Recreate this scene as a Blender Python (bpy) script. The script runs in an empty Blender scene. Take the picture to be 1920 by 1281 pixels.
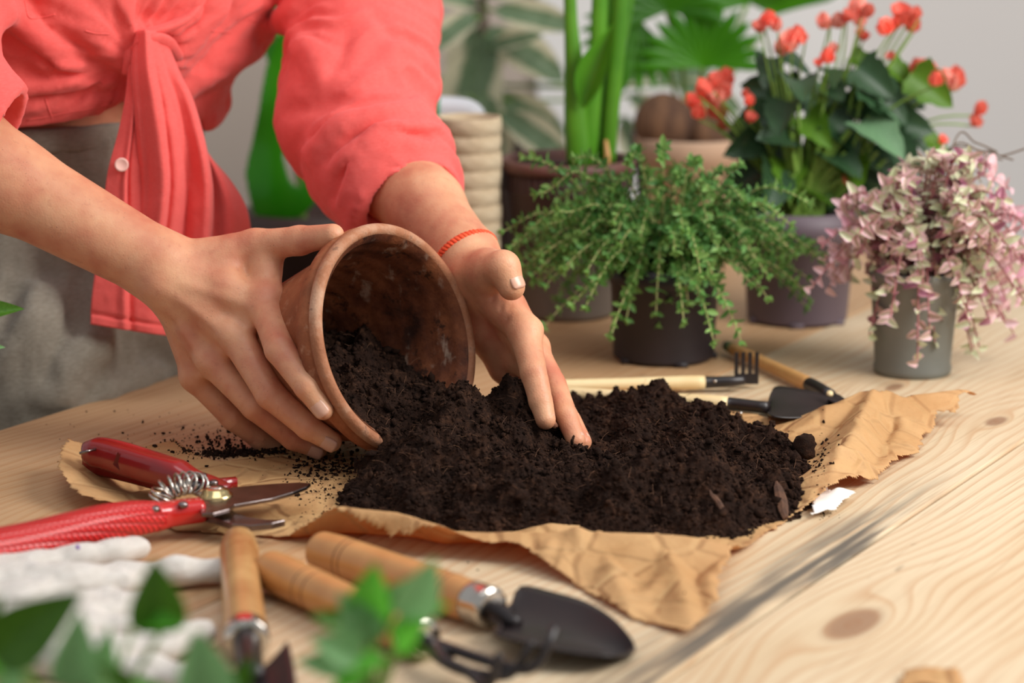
import bpy, math, random
import numpy as np
from mathutils import Matrix, Vector
random.seed(7)
RNG = np.random.default_rng(7)
S = bpy.context.scene
COL = S.collection
# ------------------------------------------------------------------ camera
FPX, PITCH, CAMH = 4533.3, math.radians(12), .4785
cam = bpy.data.cameras.new('camera')
cam.lens = 85; cam.sensor_width = 36; cam.clip_start = .05; cam.clip_end = 50
cam.dof.use_dof = True; cam.dof.focus_distance = 1.83; cam.dof.aperture_fstop = 4.0
camo = bpy.data.objects.new('camera', cam); COL.objects.link(camo)
camo.location = (0, 0, CAMH); camo.rotation_euler = (math.pi/2-PITCH, 0, 0)
S.camera = camo
# ------------------------------------------------------------------ world and light
W = bpy.data.worlds.new('world'); S.world = W; W.use_nodes = True
bg = W.node_tree.nodes['Background']
bg.inputs[0].default_value = (.93, .96, 1, 1); bg.inputs[1].default_value = .46
def area(name, loc, target, sx, sy, power, col):
    l = bpy.data.lights.new(name, 'AREA'); l.shape = 'RECTANGLE'; l.size = sx; l.size_y = sy
    l.energy = power; l.color = col
    o = bpy.data.objects.new(name, l); COL.objects.link(o); o.location = loc
    o.rotation_euler = (Vector(target)-Vector(loc)).to_track_quat('-Z', 'Y').to_euler()
    return o
area('window_daylight', (1.20, 1.42, 1.0), (-.08, 1.86, .06), .85, .85, 31, (1, .97, .93))
area('overhead_fill', (.0, 1.25, 2.3), (-.15, 2.0, .1), 1.5, 1.2, 13, (.97, .98, 1))  # added fill softbox from above, no such source in the room
S.view_settings.view_transform = 'Standard'; S.view_settings.look = 'None'
S.view_settings.exposure = 0.0; S.view_settings.gamma = 1; S.view_settings.use_curve_mapping = False

# ------------------------------------------------------------------ geometry of view -> world points
_F = np.array([0, math.cos(PITCH), -math.sin(PITCH)]); _U = np.array([0, math.sin(PITCH), math.cos(PITCH)])
_R = np.array([1., 0, 0]); _C = np.array([0, 0, CAMH])
def ray(px, py): return _R*(px-960)/FPX + _U*(640.5-py)/FPX + _F
def T(px, py, z=0.):                     # point at height z above the table top
    d = ray(px, py); return _C + d*(z-CAMH)/d[2]
def P(px, py, y):                        # point at distance y into the room
    d = ray(px, py); return _C + d*y/d[1]
def A(*a): return np.array(a, float)
def nrm(v): v = np.asarray(v, float); return v/(np.linalg.norm(v)+1e-12)

# ------------------------------------------------------------------ object helpers
def tag(o, label=None, cat=None, group=None, kind=None):
    if label: o['label'] = label
    if cat: o['category'] = cat
    if group: o['group'] = group
    if kind: o['kind'] = kind
    return o
def wloc(o):
    v = Vector((0, 0, 0))
    while o is not None: v = v+o.location; o = o.parent
    return v
def thing(name, loc, label, cat, group=None):
    o = bpy.data.objects.new(name, None); o.empty_display_size = .02; COL.objects.link(o); o.location = [float(x) for x in loc]
    return tag(o, label, cat, group)
def raw_mesh(name, V, Fs, mat, smooth=True):
    me = bpy.data.meshes.new(name)
    V = np.asarray(V, np.float32)
    if isinstance(Fs, np.ndarray):
        n, k = Fs.shape
        me.vertices.add(len(V)); me.vertices.foreach_set('co', V.ravel())
        me.loops.add(n*k); me.loops.foreach_set('vertex_index', Fs.astype(np.int32).ravel())
        me.polygons.add(n); me.polygons.foreach_set('loop_start', np.arange(0, n*k, k, dtype=np.int32))
        me.update(calc_edges=True); me.validate()
    else:
        me.from_pydata([tuple(map(float, v)) for v in V], [], Fs); me.update()
    if smooth and len(me.polygons): me.polygons.foreach_set('use_smooth', np.ones(len(me.polygons), bool))
    if mat is not None:
        for m in (mat if isinstance(mat, (list, tuple)) else [mat]): me.materials.append(m)
    return me
def mesh(name, VF, mat, parent=None, smooth=True, label=None, cat=None, group=None, kind=None, loc=None):
    """one mesh object from world-space vertices; origin at loc or at the parent's"""
    V, Fs = VF; V = np.asarray(V, float)
    off = np.array(wloc(parent)) if parent is not None else np.zeros(3)
    o_loc = np.zeros(3)
    if loc is not None: o_loc = np.asarray(loc, float)-off
    elif parent is None and len(V):
        b = V.mean(0); b[2] = V[:, 2].min(); o_loc = b
    o = bpy.data.objects.new(name, raw_mesh(name, V-off-o_loc, Fs, mat, smooth)); COL.objects.link(o)
    o.location = [float(x) for x in o_loc]
    if parent is not None: o.parent = parent
    return tag(o, label, cat, group, kind)
def inst(name, me, parent, M4):
    o = bpy.data.objects.new(name, me); COL.objects.link(o); o.parent = parent
    M4 = Matrix.Translation(-wloc(parent)) @ M4
    o.matrix_basis = M4
    return o
def frame(loc, y, z, s=1.):
    """matrix whose +Y runs along y and +Z near z"""
    y = nrm(y); x = np.cross(y, z); x = nrm(x); z = np.cross(x, y)
    s = (s, s, s) if np.isscalar(s) else s
    m = np.eye(4); m[:3, 0] = x*s[0]; m[:3, 1] = y*s[1]; m[:3, 2] = z*s[2]; m[:3, 3] = loc
    return Matrix(m.tolist())
def apply(M4, V):
    m = np.array(M4); return np.asarray(V) @ m[:3, :3].T + m[:3, 3]
def join(parts):
    Vs, Fs, n = [], [], 0
    for V, F_ in parts:
        Vs.append(np.asarray(V, float)); Fs += [tuple(int(i)+n for i in f) for f in F_]; n += len(V)
    return np.concatenate(Vs), Fs
def resample(pts, n):
    pts = np.asarray(pts, float); m = len(pts)
    if m == 2: return pts[0]+(pts[1]-pts[0])*np.linspace(0, 1, n)[:, None]
    ext = np.vstack([2*pts[0]-pts[1], pts, 2*pts[-1]-pts[-2]])
    out = []
    for t in np.linspace(0, m-1-1e-9, n):
        i = int(t); u = t-i; a, b, c, d = ext[i:i+4]
        out.append(.5*(2*b+(c-a)*u+(2*a-5*b+4*c-d)*u*u+(3*b-a-3*c+d)*u**3))
    return np.array(out)
def tube(pts, rad, seg=10, flat=1., up=(0, 0, 1), cap=True, power=2.):
    """swept tube; rad per point, flat = height/width of the section"""
    pts = np.asarray(pts, float); n = len(pts); rad = np.broadcast_to(np.asarray(rad, float), (n,))
    fl = np.broadcast_to(np.asarray(flat, float), (n,))
    V = []; tg = np.gradient(pts, axis=0)
    x = None
    for i in range(n):
        t = nrm(tg[i])
        if x is None:
            x = np.cross(t, up)
            if np.linalg.norm(x) < .15: x = np.cross(t, (1, .3, 0))
        else: x = x-t*(x@t)
        x = nrm(x); z = np.cross(x, t)
        for k in range(seg):
            a = 2*math.pi*k/seg; c, s = math.cos(a), math.sin(a)
            c = math.copysign(abs(c)**(2/power), c); s = math.copysign(abs(s)**(2/power), s)
            V.append(pts[i]+rad[i]*(x*c+z*s*fl[i]))
    Fs = [(i*seg+k, i*seg+(k+1) % seg, (i+1)*seg+(k+1) % seg, (i+1)*seg+k) for i in range(n-1) for k in range(seg)]
    if cap: Fs += [tuple(range(seg))[::-1], tuple((n-1)*seg+k for k in range(seg))]
    return np.array(V), Fs
def lathe(prof, c, axis=(0, 0, 1), seg=48, closed=False):
    """prof: list of (r, h) along axis from c"""
    axis = nrm(axis); x = np.cross(axis, (0, 0, 1)) if abs(axis[2]) < .9 else np.cross(axis, (0, 1, 0)); x = nrm(x); y = np.cross(axis, x)
    V = []
    for r, h in prof:
        for k in range(seg):
            a = 2*math.pi*k/seg; V.append(np.asarray(c)+axis*h+r*(x*math.cos(a)+y*math.sin(a)))
    n = len(prof)
    Fs = [(i*seg+k, i*seg+(k+1) % seg, (i+1)*seg+(k+1) % seg, (i+1)*seg+k) for i in range(n-1) for k in range(seg)]
    if prof[0][0] > 1e-6 and not closed: Fs.append(tuple(range(seg))[::-1])
    if prof[-1][0] > 1e-6 and not closed: Fs.append(tuple((n-1)*seg+k for k in range(seg)))
    return np.array(V), Fs
def box(c, h, rot=None):
    c = np.asarray(c, float); v = np.array([(x, y, z) for x in (-1, 1) for y in (-1, 1) for z in (-1, 1)], float)*np.asarray(h)
    if rot is not None: v = v @ np.array(rot).T
    return v+c, [(0, 1, 3, 2), (4, 6, 7, 5), (0, 4, 5, 1), (2, 3, 7, 6), (0, 2, 6, 4), (1, 5, 7, 3)]
def bevel(o, w, seg=2):
    m = o.modifiers.new('bevel', 'BEVEL'); m.width = w; m.segments = seg; m.limit_method = 'ANGLE'; m.angle_limit = .6
    return o
def sub(o, n=1):
    m = o.modifiers.new('sub', 'SUBSURF'); m.levels = n; m.render_levels = n; return o
def solid(o, t, off=0.):
    m = o.modifiers.new('solid', 'SOLIDIFY'); m.thickness = t; m.offset = off; return o

# ------------------------------------------------------------------ numpy noise
def _h(ix, iy, iz):
    n = (ix.astype(np.int64)*374761393+iy.astype(np.int64)*668265263+iz.astype(np.int64)*1440662683) & 0xffffffff
    n = ((n ^ (n >> 13))*1274126177) & 0xffffffff
    n = n ^ (n >> 16)
    return (n & 0xffffff)/float(0xffffff)*2-1
def vnoise(p):
    p = np.asarray(p, float); i = np.floor(p).astype(np.int64); f = p-i; u = f*f*(3-2*f)
    r = 0
    for dx in (0, 1):
        for dy in (0, 1):
            for dz in (0, 1):
                w = (u[:, 0] if dx else 1-u[:, 0])*(u[:, 1] if dy else 1-u[:, 1])*(u[:, 2] if dz else 1-u[:, 2])
                r = r+w*_h(i[:, 0]+dx, i[:, 1]+dy, i[:, 2]+dz)
    return r
def fbm(p, oct=3, lac=2.1, gain=.5):
    a, r = 1., 0
    p = np.asarray(p, float)
    for k in range(oct): r = r+a*vnoise(p+17.3*k); p = p*lac; a *= gain
    return r
def seg_dist(q, a, b):
    """distance of points q (n,k) to segment ab and parameter t"""
    a = np.asarray(a, float); b = np.asarray(b, float); d = b-a; t = np.clip(((q-a) @ d)/max(d @ d, 1e-14), 0, 1)
    return np.linalg.norm(q-a-t[:, None]*d, axis=1), t
def in_poly(q, poly):
    x, y = q[:, 0], q[:, 1]; c = np.zeros(len(q), bool); n = len(poly)
    for i in range(n):
        x1, y1 = poly[i]; x2, y2 = poly[(i+1) % n]
        if y1 == y2: continue
        c ^= ((y1 > y) != (y2 > y)) & (x < (x2-x1)*(y-y1)/(y2-y1)+x1)
    return c
def poly_sd(q, poly):
    d = np.full(len(q), 9.)
    for i in range(len(poly)): d = np.minimum(d, seg_dist(q, poly[i], poly[(i+1) % len(poly)])[0])
    return np.where(in_poly(q, poly), d, -d)

# ------------------------------------------------------------------ implicit surfaces (smooth union of tapered limbs -> one mesh)
class Field:
    def __init__(self, lo, hi, h):
        self.lo = np.asarray(lo, float); self.h = h
        self.n = np.ceil((np.asarray(hi)-self.lo)/h).astype(int)+1
        self.g = np.full(self.n, .05, np.float32)
        self.ax = [self.lo[k]+h*np.arange(self.n[k]) for k in range(3)]
    def clone(self):
        f = Field.__new__(Field); f.lo, f.h, f.n, f.ax = self.lo, self.h, self.n, self.ax
        f.g = np.full(self.n, .05, np.float32); return f
    def _win(self, lo, hi):
        a = np.clip(np.floor((np.asarray(lo)-self.lo)/self.h).astype(int), 0, self.n); b = np.clip(np.ceil((np.asarray(hi)-self.lo)/self.h).astype(int)+1, 0, self.n)
        if (b <= a).any(): return None, None
        sl = tuple(slice(a[k], b[k]) for k in range(3))
        X = np.meshgrid(*[self.ax[k][sl[k]] for k in range(3)], indexing='ij')
        return sl, X
    @staticmethod
    def smin(a, b, k):
        if k <= 0: return np.minimum(a, b)
        h = np.clip(.5+.5*(b-a)/k, 0, 1); return b+(a-b)*h-k*h*(1-h)
    def put(self, d, sl, k): self.g[sl] = Field.smin(self.g[sl], d, k)
    def _seg(self, X, a, b):
        d = b-a; L = max(d @ d, 1e-12)
        t = np.clip(((X[0]-a[0])*d[0]+(X[1]-a[1])*d[1]+(X[2]-a[2])*d[2])/L, 0, 1)
        return np.sqrt((X[0]-a[0]-t*d[0])**2+(X[1]-a[1]-t*d[1])**2+(X[2]-a[2]-t*d[2])**2), t
    def cap(self, a, b, ra, rb, k=.004):
        a = np.asarray(a, float); b = np.asarray(b, float); m = max(ra, rb)+k+3*self.h
        sl, X = self._win(np.minimum(a, b)-m, np.maximum(a, b)+m)
        if sl is None: return
        d, t = self._seg(X, a, b); self.put((d-(ra+(rb-ra)*t)).astype(np.float32), sl, k)
    def chain(self, pts, rad, k=.004):
        for i in range(len(pts)-1): self.cap(pts[i], pts[i+1], rad[i], rad[i+1], k)
    def groove(self, pts, depth, w, ex=2.):
        """add depth*gauss(distance/w): carves (depth>0) or swells (<0) along a polyline"""
        pts = [np.asarray(p, float) for p in pts]; m = 2.5*w
        lo = np.min(pts, 0)-m; hi = np.max(pts, 0)+m
        sl, X = self._win(lo, hi)
        if sl is None: return
        D = None
        n = len(pts)-1
        dep = np.broadcast_to(np.asarray(depth, float), (n+1,))
        amp = None
        for i in range(n):
            d, t = self._seg(X, pts[i], pts[i+1]); am = dep[i]+(dep[i+1]-dep[i])*t
            if D is None: D, amp = d, am
            else:
                c = d < D; D = np.where(c, d, D); amp = np.where(c, am, amp)
        self.g[sl] += (amp*np.exp(-(D/w)**ex)).astype(np.float32)
    def ell(self, c, r, axes, k=.01):
        """ellipsoid, axes rows"""
        c = np.asarray(c, float); r = np.asarray(r, float); m = r.max()+k+3*self.h
        sl, X = self._win(c-m, c+m)
        if sl is None: return
        q = [sum((X[j]-c[j])*axes[i][j] for j in range(3)) for i in range(3)]
        k0 = np.sqrt(sum((q[i]/r[i])**2 for i in range(3))); k1 = np.sqrt(sum((q[i]/r[i]**2)**2 for i in range(3)))+1e-9
        self.put((k0*(k0-1)/k1).astype(np.float32), sl, k)
    def column(self, c, L, N, zs, a, b, n0, k=.01, l0=None, lim=.06):
        """upright body of elliptic section: half widths a(z) along L, b(z) along N, centre shifted n0(z) along N"""
        zs = np.asarray(zs, float); m = max(max(a), max(b))+lim
        lo = np.array([c[0]-m-max(np.abs(n0)), c[1]-m-max(np.abs(n0)), zs[0]-lim]); hi = np.array([c[0]+m+max(np.abs(n0)), c[1]+m+max(np.abs(n0)), zs[-1]+lim])
        sl, X = self._win(lo, hi)
        z = X[2]; az = np.interp(z, zs, a); bz = np.interp(z, zs, b); nz = np.interp(z, zs, n0)
        lz = np.interp(z, zs, l0) if l0 is not None else 0
        l = (X[0]-c[0])*L[0]+(X[1]-c[1])*L[1]-lz; n = (X[0]-c[0])*N[0]+(X[1]-c[1])*N[1]-nz
        k0 = np.sqrt((l/az)**2+(n/bz)**2); k1 = np.sqrt((l/az**2)**2+(n/bz**2)**2)+1e-9
        d = k0*(k0-1)/k1
        d = np.maximum(d, np.maximum(zs[0]-z, z-zs[-1]))
        self.put(np.clip(d, -.05, .05).astype(np.float32), sl, k)
    def sample(self, p):
        q = (np.asarray(p)-self.lo)/self.h; i = np.floor(q).astype(int)
        if (i < 0).any() or (i+1 >= self.n).any(): return .05
        f = q-i; c = self.g[i[0]:i[0]+2, i[1]:i[1]+2, i[2]:i[2]+2]
        c = c[0]*(1-f[0])+c[1]*f[0]; c = c[0]*(1-f[1])+c[1]*f[1]; return float(c[0]*(1-f[2])+c[1]*f[2])
    def hit(self, px, py, y0=1.5, y1=2.5, off=0.):
        d = ray(px, py); d = d/d[1]; y = y0; best = (9, y0)
        while y < y1:
            p = _C+d*y; v = self.sample(p)-off
            if v < best[0]: best = (v, y)
            if v < self.h*.3: return p
            y += max(v*.6, self.h*.4)
        return _C+d*best[1]
    def mesh(self):
        g = self.g; h = self.h; s = g < 0; n = self.n
        cnt = np.zeros(n-1, np.int8)
        for dx in (0, 1):
            for dy in (0, 1):
                for dz in (0, 1): cnt += s[dx:n[0]-1+dx, dy:n[1]-1+dy, dz:n[2]-1+dz]
        I = np.argwhere((cnt > 0) & (cnt < 8)); M = len(I)
        cs = [(dx, dy, dz) for dx in (0, 1) for dy in (0, 1) for dz in (0, 1)]
        vals = np.stack([g[I[:, 0]+c[0], I[:, 1]+c[1], I[:, 2]+c[2]] for c in cs], 1)
        acc = np.zeros((M, 3)); w = np.zeros(M)
        for a in range(8):
            for b in range(a+1, 8):
                df = [abs(cs[a][k]-cs[b][k]) for k in range(3)]
                if sum(df) != 1: continue
                va, vb = vals[:, a], vals[:, b]; m = (va < 0) != (vb < 0)
                t = np.where(m, va/np.where(m, va-vb, 1), 0)
                p = np.asarray(cs[a])[None]+t[:, None]*(np.asarray(cs[b])-np.asarray(cs[a]))[None]
                acc += np.where(m[:, None], p, 0); w += m
        V = self.lo+(I+acc/w[:, None])*h
        idx = np.full(n-1, -1, np.int32); idx[I[:, 0], I[:, 1], I[:, 2]] = np.arange(M)
        Fs = []
        for ax in range(3):
            sa = np.take(s, range(n[ax]-1), ax); sb = np.take(s, range(1, n[ax]), ax)
            E = np.argwhere(sa != sb); o1, o2 = [k for k in range(3) if k != ax]
            ok = (E[:, o1] > 0) & (E[:, o2] > 0) & (E[:, o1] < n[o1]-1) & (E[:, o2] < n[o2]-1); E = E[ok]
            def at(d1, d2):
                J = E.copy(); J[:, o1] += d1; J[:, o2] += d2; return idx[J[:, 0], J[:, 1], J[:, 2]]
            q = np.stack([at(-1, -1), at(0, -1), at(0, 0), at(-1, 0)], 1)
            flip = sa[E[:, 0], E[:, 1], E[:, 2]]
            if ax == 1: flip = ~flip
            q = np.where(flip[:, None], q, q[:, ::-1]); Fs.append(q)
        Fs = np.concatenate(Fs); Fs = Fs[(Fs >= 0).all(1)]
        return V, Fs
def relax(V, Fs, it=2, lam=.5):
    E = np.concatenate([Fs[:, [0, 1]], Fs[:, [1, 2]], Fs[:, [2, 3]], Fs[:, [3, 0]]])
    n = len(V); deg = np.bincount(E[:, 0], minlength=n)+np.bincount(E[:, 1], minlength=n)
    for _ in range(it):
        a = np.zeros_like(V)
        for k in range(3): a[:, k] = np.bincount(E[:, 0], V[E[:, 1], k], n)+np.bincount(E[:, 1], V[E[:, 0], k], n)
        V = V+lam*(a/np.maximum(deg, 1)[:, None]-V)
    return V
def vnormals(V, Q):
    n = np.cross(V[Q[:, 2]]-V[Q[:, 0]], V[Q[:, 3]]-V[Q[:, 1]]); N = np.zeros_like(V)
    for k in range(4):
        for c in range(3): N[:, c] += np.bincount(Q[:, k], n[:, c], len(V))
    return N/(np.linalg.norm(N, axis=1)[:, None]+1e-12)
# ------------------------------------------------------------------ materials
def lin(c):
    c = [x/255 for x in c]; return tuple(x/12.92 if x <= .04045 else ((x+.055)/1.055)**2.4 for x in c)+(1.,)
class NB:
    """small node-building helper"""
    def __init__(self, name):
        self.m = bpy.data.materials.new(name); self.m.use_nodes = True; self.t = self.m.node_tree
        self.b = self.t.nodes['Principled BSDF']; self.out = self.t.nodes['Material Output']
        self.tc = self.t.nodes.new('ShaderNodeTexCoord'); self.co = self.tc.outputs['Object']
    def n(self, ty, **k):
        x = self.t.nodes.new(ty)
        for a, v in k.items(): setattr(x, a, v)
        return x
    def l(self, a, b): self.t.links.new(a, b)
    def val(self, v, sock):
        if hasattr(v, 'is_output'): self.l(v, sock)
        else: sock.default_value = v
    def math(self, op, a, b=0., c=0., clamp=False):
        x = self.n('ShaderNodeMath', operation=op, use_clamp=clamp)
        for i, v in enumerate((a, b, c)): self.val(v, x.inputs[i])
        return x.outputs[0]
    def map(self, scale=(1, 1, 1), loc=(0, 0, 0), rot=(0, 0, 0), co=None):
        x = self.n('ShaderNodeMapping'); self.l(co or self.co, x.inputs[0])
        x.inputs['Scale'].default_value = scale; x.inputs['Location'].default_value = loc; x.inputs['Rotation'].default_value = rot
        return x.outputs[0]
    def noise(self, scale, detail=3., co=None, rough=.55, dist=0.):
        x = self.n('ShaderNodeTexNoise'); self.l(co or self.co, x.inputs['Vector']); x.inputs['Scale'].default_value = scale
        x.inputs['Detail'].default_value = detail; x.inputs['Roughness'].default_value = rough; x.inputs['Distortion'].default_value = dist
        return x.outputs['Fac']
    def wave(self, scale, co=None, dist=0., bands='X', prof='SIN', dscale=1., detail=2.):
        x = self.n('ShaderNodeTexWave', bands_direction=bands, wave_profile=prof); self.l(co or self.co, x.inputs['Vector'])
        x.inputs['Scale'].default_value = scale; x.inputs['Distortion'].default_value = dist; x.inputs['Detail'].default_value = detail
        x.inputs['Detail Scale'].default_value = dscale
        return x.outputs['Fac']
    def ramp(self, fac, stops):
        x = self.n('ShaderNodeValToRGB'); self.val(fac, x.inputs[0]); e = x.color_ramp.elements
        while len(e) < len(stops): e.new(.5)
        for i, (p, c) in enumerate(stops):
            e[i].position = p; e[i].color = c if len(c) == 4 else lin(c)
        return x.outputs[0]
    def step(self, fac, a, b):
        x = self.n('ShaderNodeMapRange', interpolation_type='SMOOTHSTEP'); self.val(fac, x.inputs[0]); x.inputs[1].default_value = a; x.inputs[2].default_value = b
        return x.outputs[0]
    def mix(self, fac, a, b, blend='MIX'):
        x = self.n('ShaderNodeMix', data_type='RGBA', blend_type=blend); self.val(fac, x.inputs[0])
        for v, i in ((a, 6), (b, 7)):
            if isinstance(v, (tuple, list)) and len(v) == 3: v = lin(v)
            self.val(v, x.inputs[i])
        return x.outputs[2]
    def bump(self, hgt, strength=.3, dist=.001, prev=None):
        x = self.n('ShaderNodeBump'); self.l(hgt, x.inputs['Height']); x.inputs['Strength'].default_value = strength; x.inputs['Distance'].default_value = dist
        if prev is not None: self.l(prev, x.inputs['Normal'])
        return x.outputs[0]
    def set(self, col=None, rough=None, metal=None, normal=None, sss=None, spec=None, trans=None, coat=None, sheen=None):
        b = self.b
        if col is not None: self.val(lin(col) if isinstance(col, (tuple, list)) and len(col) == 3 else col, b.inputs['Base Color'])
        if rough is not None: self.val(rough, b.inputs['Roughness'])
        if metal is not None: b.inputs['Metallic'].default_value = metal
        if normal is not None: self.l(normal, b.inputs['Normal'])
        if spec is not None: b.inputs['Specular IOR Level'].default_value = spec
        if coat is not None: b.inputs['Coat Weight'].default_value = coat
        if sheen is not None: b.inputs['Sheen Weight'].default_value = sheen
        if sss is not None:
            b.inputs['Subsurface Weight'].default_value = sss[0]; b.inputs['Subsurface Radius'].default_value = sss[1]; b.inputs['Subsurface Scale'].default_value = sss[2]
        if trans is not None:                      # light passing through a thin sheet
            tr = self.n('ShaderNodeBsdfTranslucent'); c = trans[1]
            self.val(lin(c) if isinstance(c, (tuple, list)) and len(c) == 3 else c, tr.inputs[0])
            if normal is not None: self.l(normal, tr.inputs['Normal'])
            mx = self.n('ShaderNodeMixShader'); mx.inputs[0].default_value = trans[0]
            self.l(b.outputs[0], mx.inputs[1]); self.l(tr.outputs[0], mx.inputs[2]); self.l(mx.outputs[0], self.out.inputs[0])
        return self.m
def simple(name, c1, c2=None, scale=20., rough=.6, metal=0., bump=0., bscale=None, bdist=.001, trans=0., sss=None, coat=None, stretch=(1, 1, 1), detail=4., spec=None):
    k = NB(name); co = k.map(stretch)
    col = k.ramp(k.noise(scale, detail, co), [(.3, c1), (.7, c2 or c1)])
    nr = k.bump(k.noise(bscale or scale*4, 4, co), bump, bdist) if bump else None
    return k.set(col, rough, metal, nr, sss, spec, (trans, col) if trans else None, coat)

KNOT1 = T(1600, 1168); KNOT2 = T(1868, 790)
def uv(p): return p[0]*.8660254-p[1]*.5, p[0]*.5+p[1]*.8660254
def wood_table():
    """pine planks: object x across the board, y along it (all planks share the origin)"""
    k = NB('pine_planks'); sx = k.n('ShaderNodeSeparateXYZ'); k.l(k.co, sx.inputs[0]); u, v = sx.outputs[0], sx.outputs[1]
    big = k.noise(1., 2, k.map((5., 1.3, 1)))
    med = k.noise(1., 2, k.map((14., 3., 1), (3, 1, 0)))
    f = k.math('ADD', u, k.math('MULTIPLY', k.math('SUBTRACT', big, .5), .16))
    f = k.math('ADD', f, k.math('MULTIPLY', k.math('SUBTRACT', med, .5), .02))
    knotmask = None
    for (kp, a, s1) in ((uv(KNOT1), .03, .05), (uv(KNOT2), .016, .03), ((-.74, 1.95), .014, .03), ((-1.1, 1.50), .012, .03)):
        du = k.math('SUBTRACT', u, kp[0]); dv = k.math('MULTIPLY', k.math('SUBTRACT', v, kp[1]), .42)
        d = k.math('SQRT', k.math('ADD', k.math('MULTIPLY', du, du), k.math('MULTIPLY', dv, dv)))
        g = k.math('POWER', 2.718, k.math('MULTIPLY', k.math('MULTIPLY', d, d), -1./(s1*s1)))
        # grain bends round the knot: blend the across coordinate into the radial one
        rad = k.math('ADD', kp[0], k.math('MULTIPLY', d, 1.2))
        f = k.math('ADD', k.math('MULTIPLY', f, k.math('SUBTRACT', 1., g)), k.math('MULTIPLY', rad, g))
        core = k.step(d, a*.62, a*.30)
        knotmask = core if knotmask is None else k.math('MAXIMUM', knotmask, core)
    ring = k.math('FRACT', k.math('MULTIPLY', f, 92.))
    fine = k.noise(1., 4, k.map((420, 9, 1)))
    pore = k.noise(1., 3, k.map((900, 30, 1)))
    tone = k.noise(1., 3, k.map((9, 2.2, 1), (5, 2, 0)))
    late = k.ramp(ring, [(0., (0, 0, 0, 1)), (.5, (.06, .06, .06, 1)), (.80, (.75, .75, .75, 1)), (.90, (1, 1, 1, 1)), (1., (0, 0, 0, 1))])
    base = k.ramp(tone, [(.3, (214, 196, 166)), (.5, (207, 185, 152)), (.72, (196, 169, 132))])
    left = k.step(u, -.893, -.895)          # board beside the person tinted browner: shade and coral bounce put into its colour
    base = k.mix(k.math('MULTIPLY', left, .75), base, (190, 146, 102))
    col = k.mix(k.math('MULTIPLY', late, k.math('ADD', .22, k.math('MULTIPLY', tone, .45))), base, (176, 122, 74))
    col = k.mix(k.math('MULTIPLY', k.step(fine, .50, .72), .36), col, (152, 108, 70))
    col = k.mix(k.math('MULTIPLY', knotmask, .75), col, (128, 84, 56))
    # grey weather stain lying along the joint at u=-.582, on the nearer board
    e = k.math('SUBTRACT', -.584, u)
    band = k.math('MULTIPLY', k.step(e, .058, .010), k.step(e, -.004, 0.))
    sv = k.math('MULTIPLY', k.step(v, 1.00, 1.20), k.step(v, 1.74, 1.50))
    streak = k.step(k.math('ADD', k.math('MULTIPLY', k.noise(1., 4, k.map((150, 5, 1))), .6), k.math('MULTIPLY', k.noise(1., 2, k.map((22, 6, 1))), .5)), .44, .62)
    st = k.math('MULTIPLY', k.math('MULTIPLY', band, sv), streak)
    col = k.mix(k.math('MULTIPLY', st, .95), col, (88, 82, 74))
    fl = k.math('MULTIPLY', k.step(k.noise(1., 2, k.map((30, 12, 1), (9, 9, 0))), .71, .76), .7)
    col = k.mix(fl, col, (120, 96, 74))
    nr = k.bump(k.math('ADD', k.math('MULTIPLY', fine, .6), k.math('MULTIPLY', late, .5)), .25, .0006)
    rough = k.math('ADD', .42, k.math('MULTIPLY', fine, .25))
    return k.set(col, rough, normal=nr, spec=.4)
def fabric(name, c1, c2, weave, rough=.85, trans=.0, sheen=.2, bump=.25, wr=0.):
    k = NB(name)
    a = k.wave(weave, k.map((1, 1, 1), rot=(.3, .5, 0)), .8, 'X', dscale=3); b = k.wave(weave*1.05, k.map((1, 1, 1), rot=(0, .2, .9)), .8, 'Z', dscale=3)
    wv = k.math('MULTIPLY', a, b)
    slub = k.noise(1., 3, k.map((weave*.35, weave*.1, weave*.9)))
    col = k.ramp(k.math('ADD', k.math('MULTIPLY', wv, .5), k.math('MULTIPLY', slub, .6)), [(.15, c2), (.75, c1)])
    nr = k.bump(k.math('ADD', wv, slub), bump, .0006)
    if wr: nr = k.bump(k.noise(38, 3, dist=.6), wr, .006, nr)
    return k.set(col, rough, normal=nr, sheen=sheen, spec=.15, trans=(trans, col) if trans else None)
def skin_mat():
    k = NB('skin')
    blot = k.noise(28., 3); fine = k.noise(420., 3); crease = k.n('ShaderNodeTexVoronoi'); k.l(k.map((1, 1, 1)), crease.inputs['Vector']); crease.inputs['Scale'].default_value = 620
    col = k.ramp(blot, [(.30, (222, 166, 128)), (.5, (212, 148, 113)), (.70, (196, 120, 92))])
    col = k.mix(k.math('MULTIPLY', k.step(k.noise(160, 3), .60, .72), .22), col, (170, 96, 74))
    # soil dust caught in the skin of the hands (they sit low, near the heap)
    sx = k.n('ShaderNodeSeparateXYZ'); k.l(k.n('ShaderNodeNewGeometry').outputs['Position'], sx.inputs[0])
    col = k.mix(k.math('MULTIPLY', k.math('MULTIPLY', k.step(k.noise(900, 2), .66, .72), k.step(k.noise(60, 2), .5, .62)), .55), col, (92, 54, 40))
    nr = k.bump(k.math('ADD', fine, crease.outputs[0]), .18, .0006)
    nr = k.bump(k.noise(70, 3), .18, .003, nr)
    return k.set(col, .48, normal=nr, sss=(.25, (1., .35, .2), .006), spec=.4)
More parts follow.
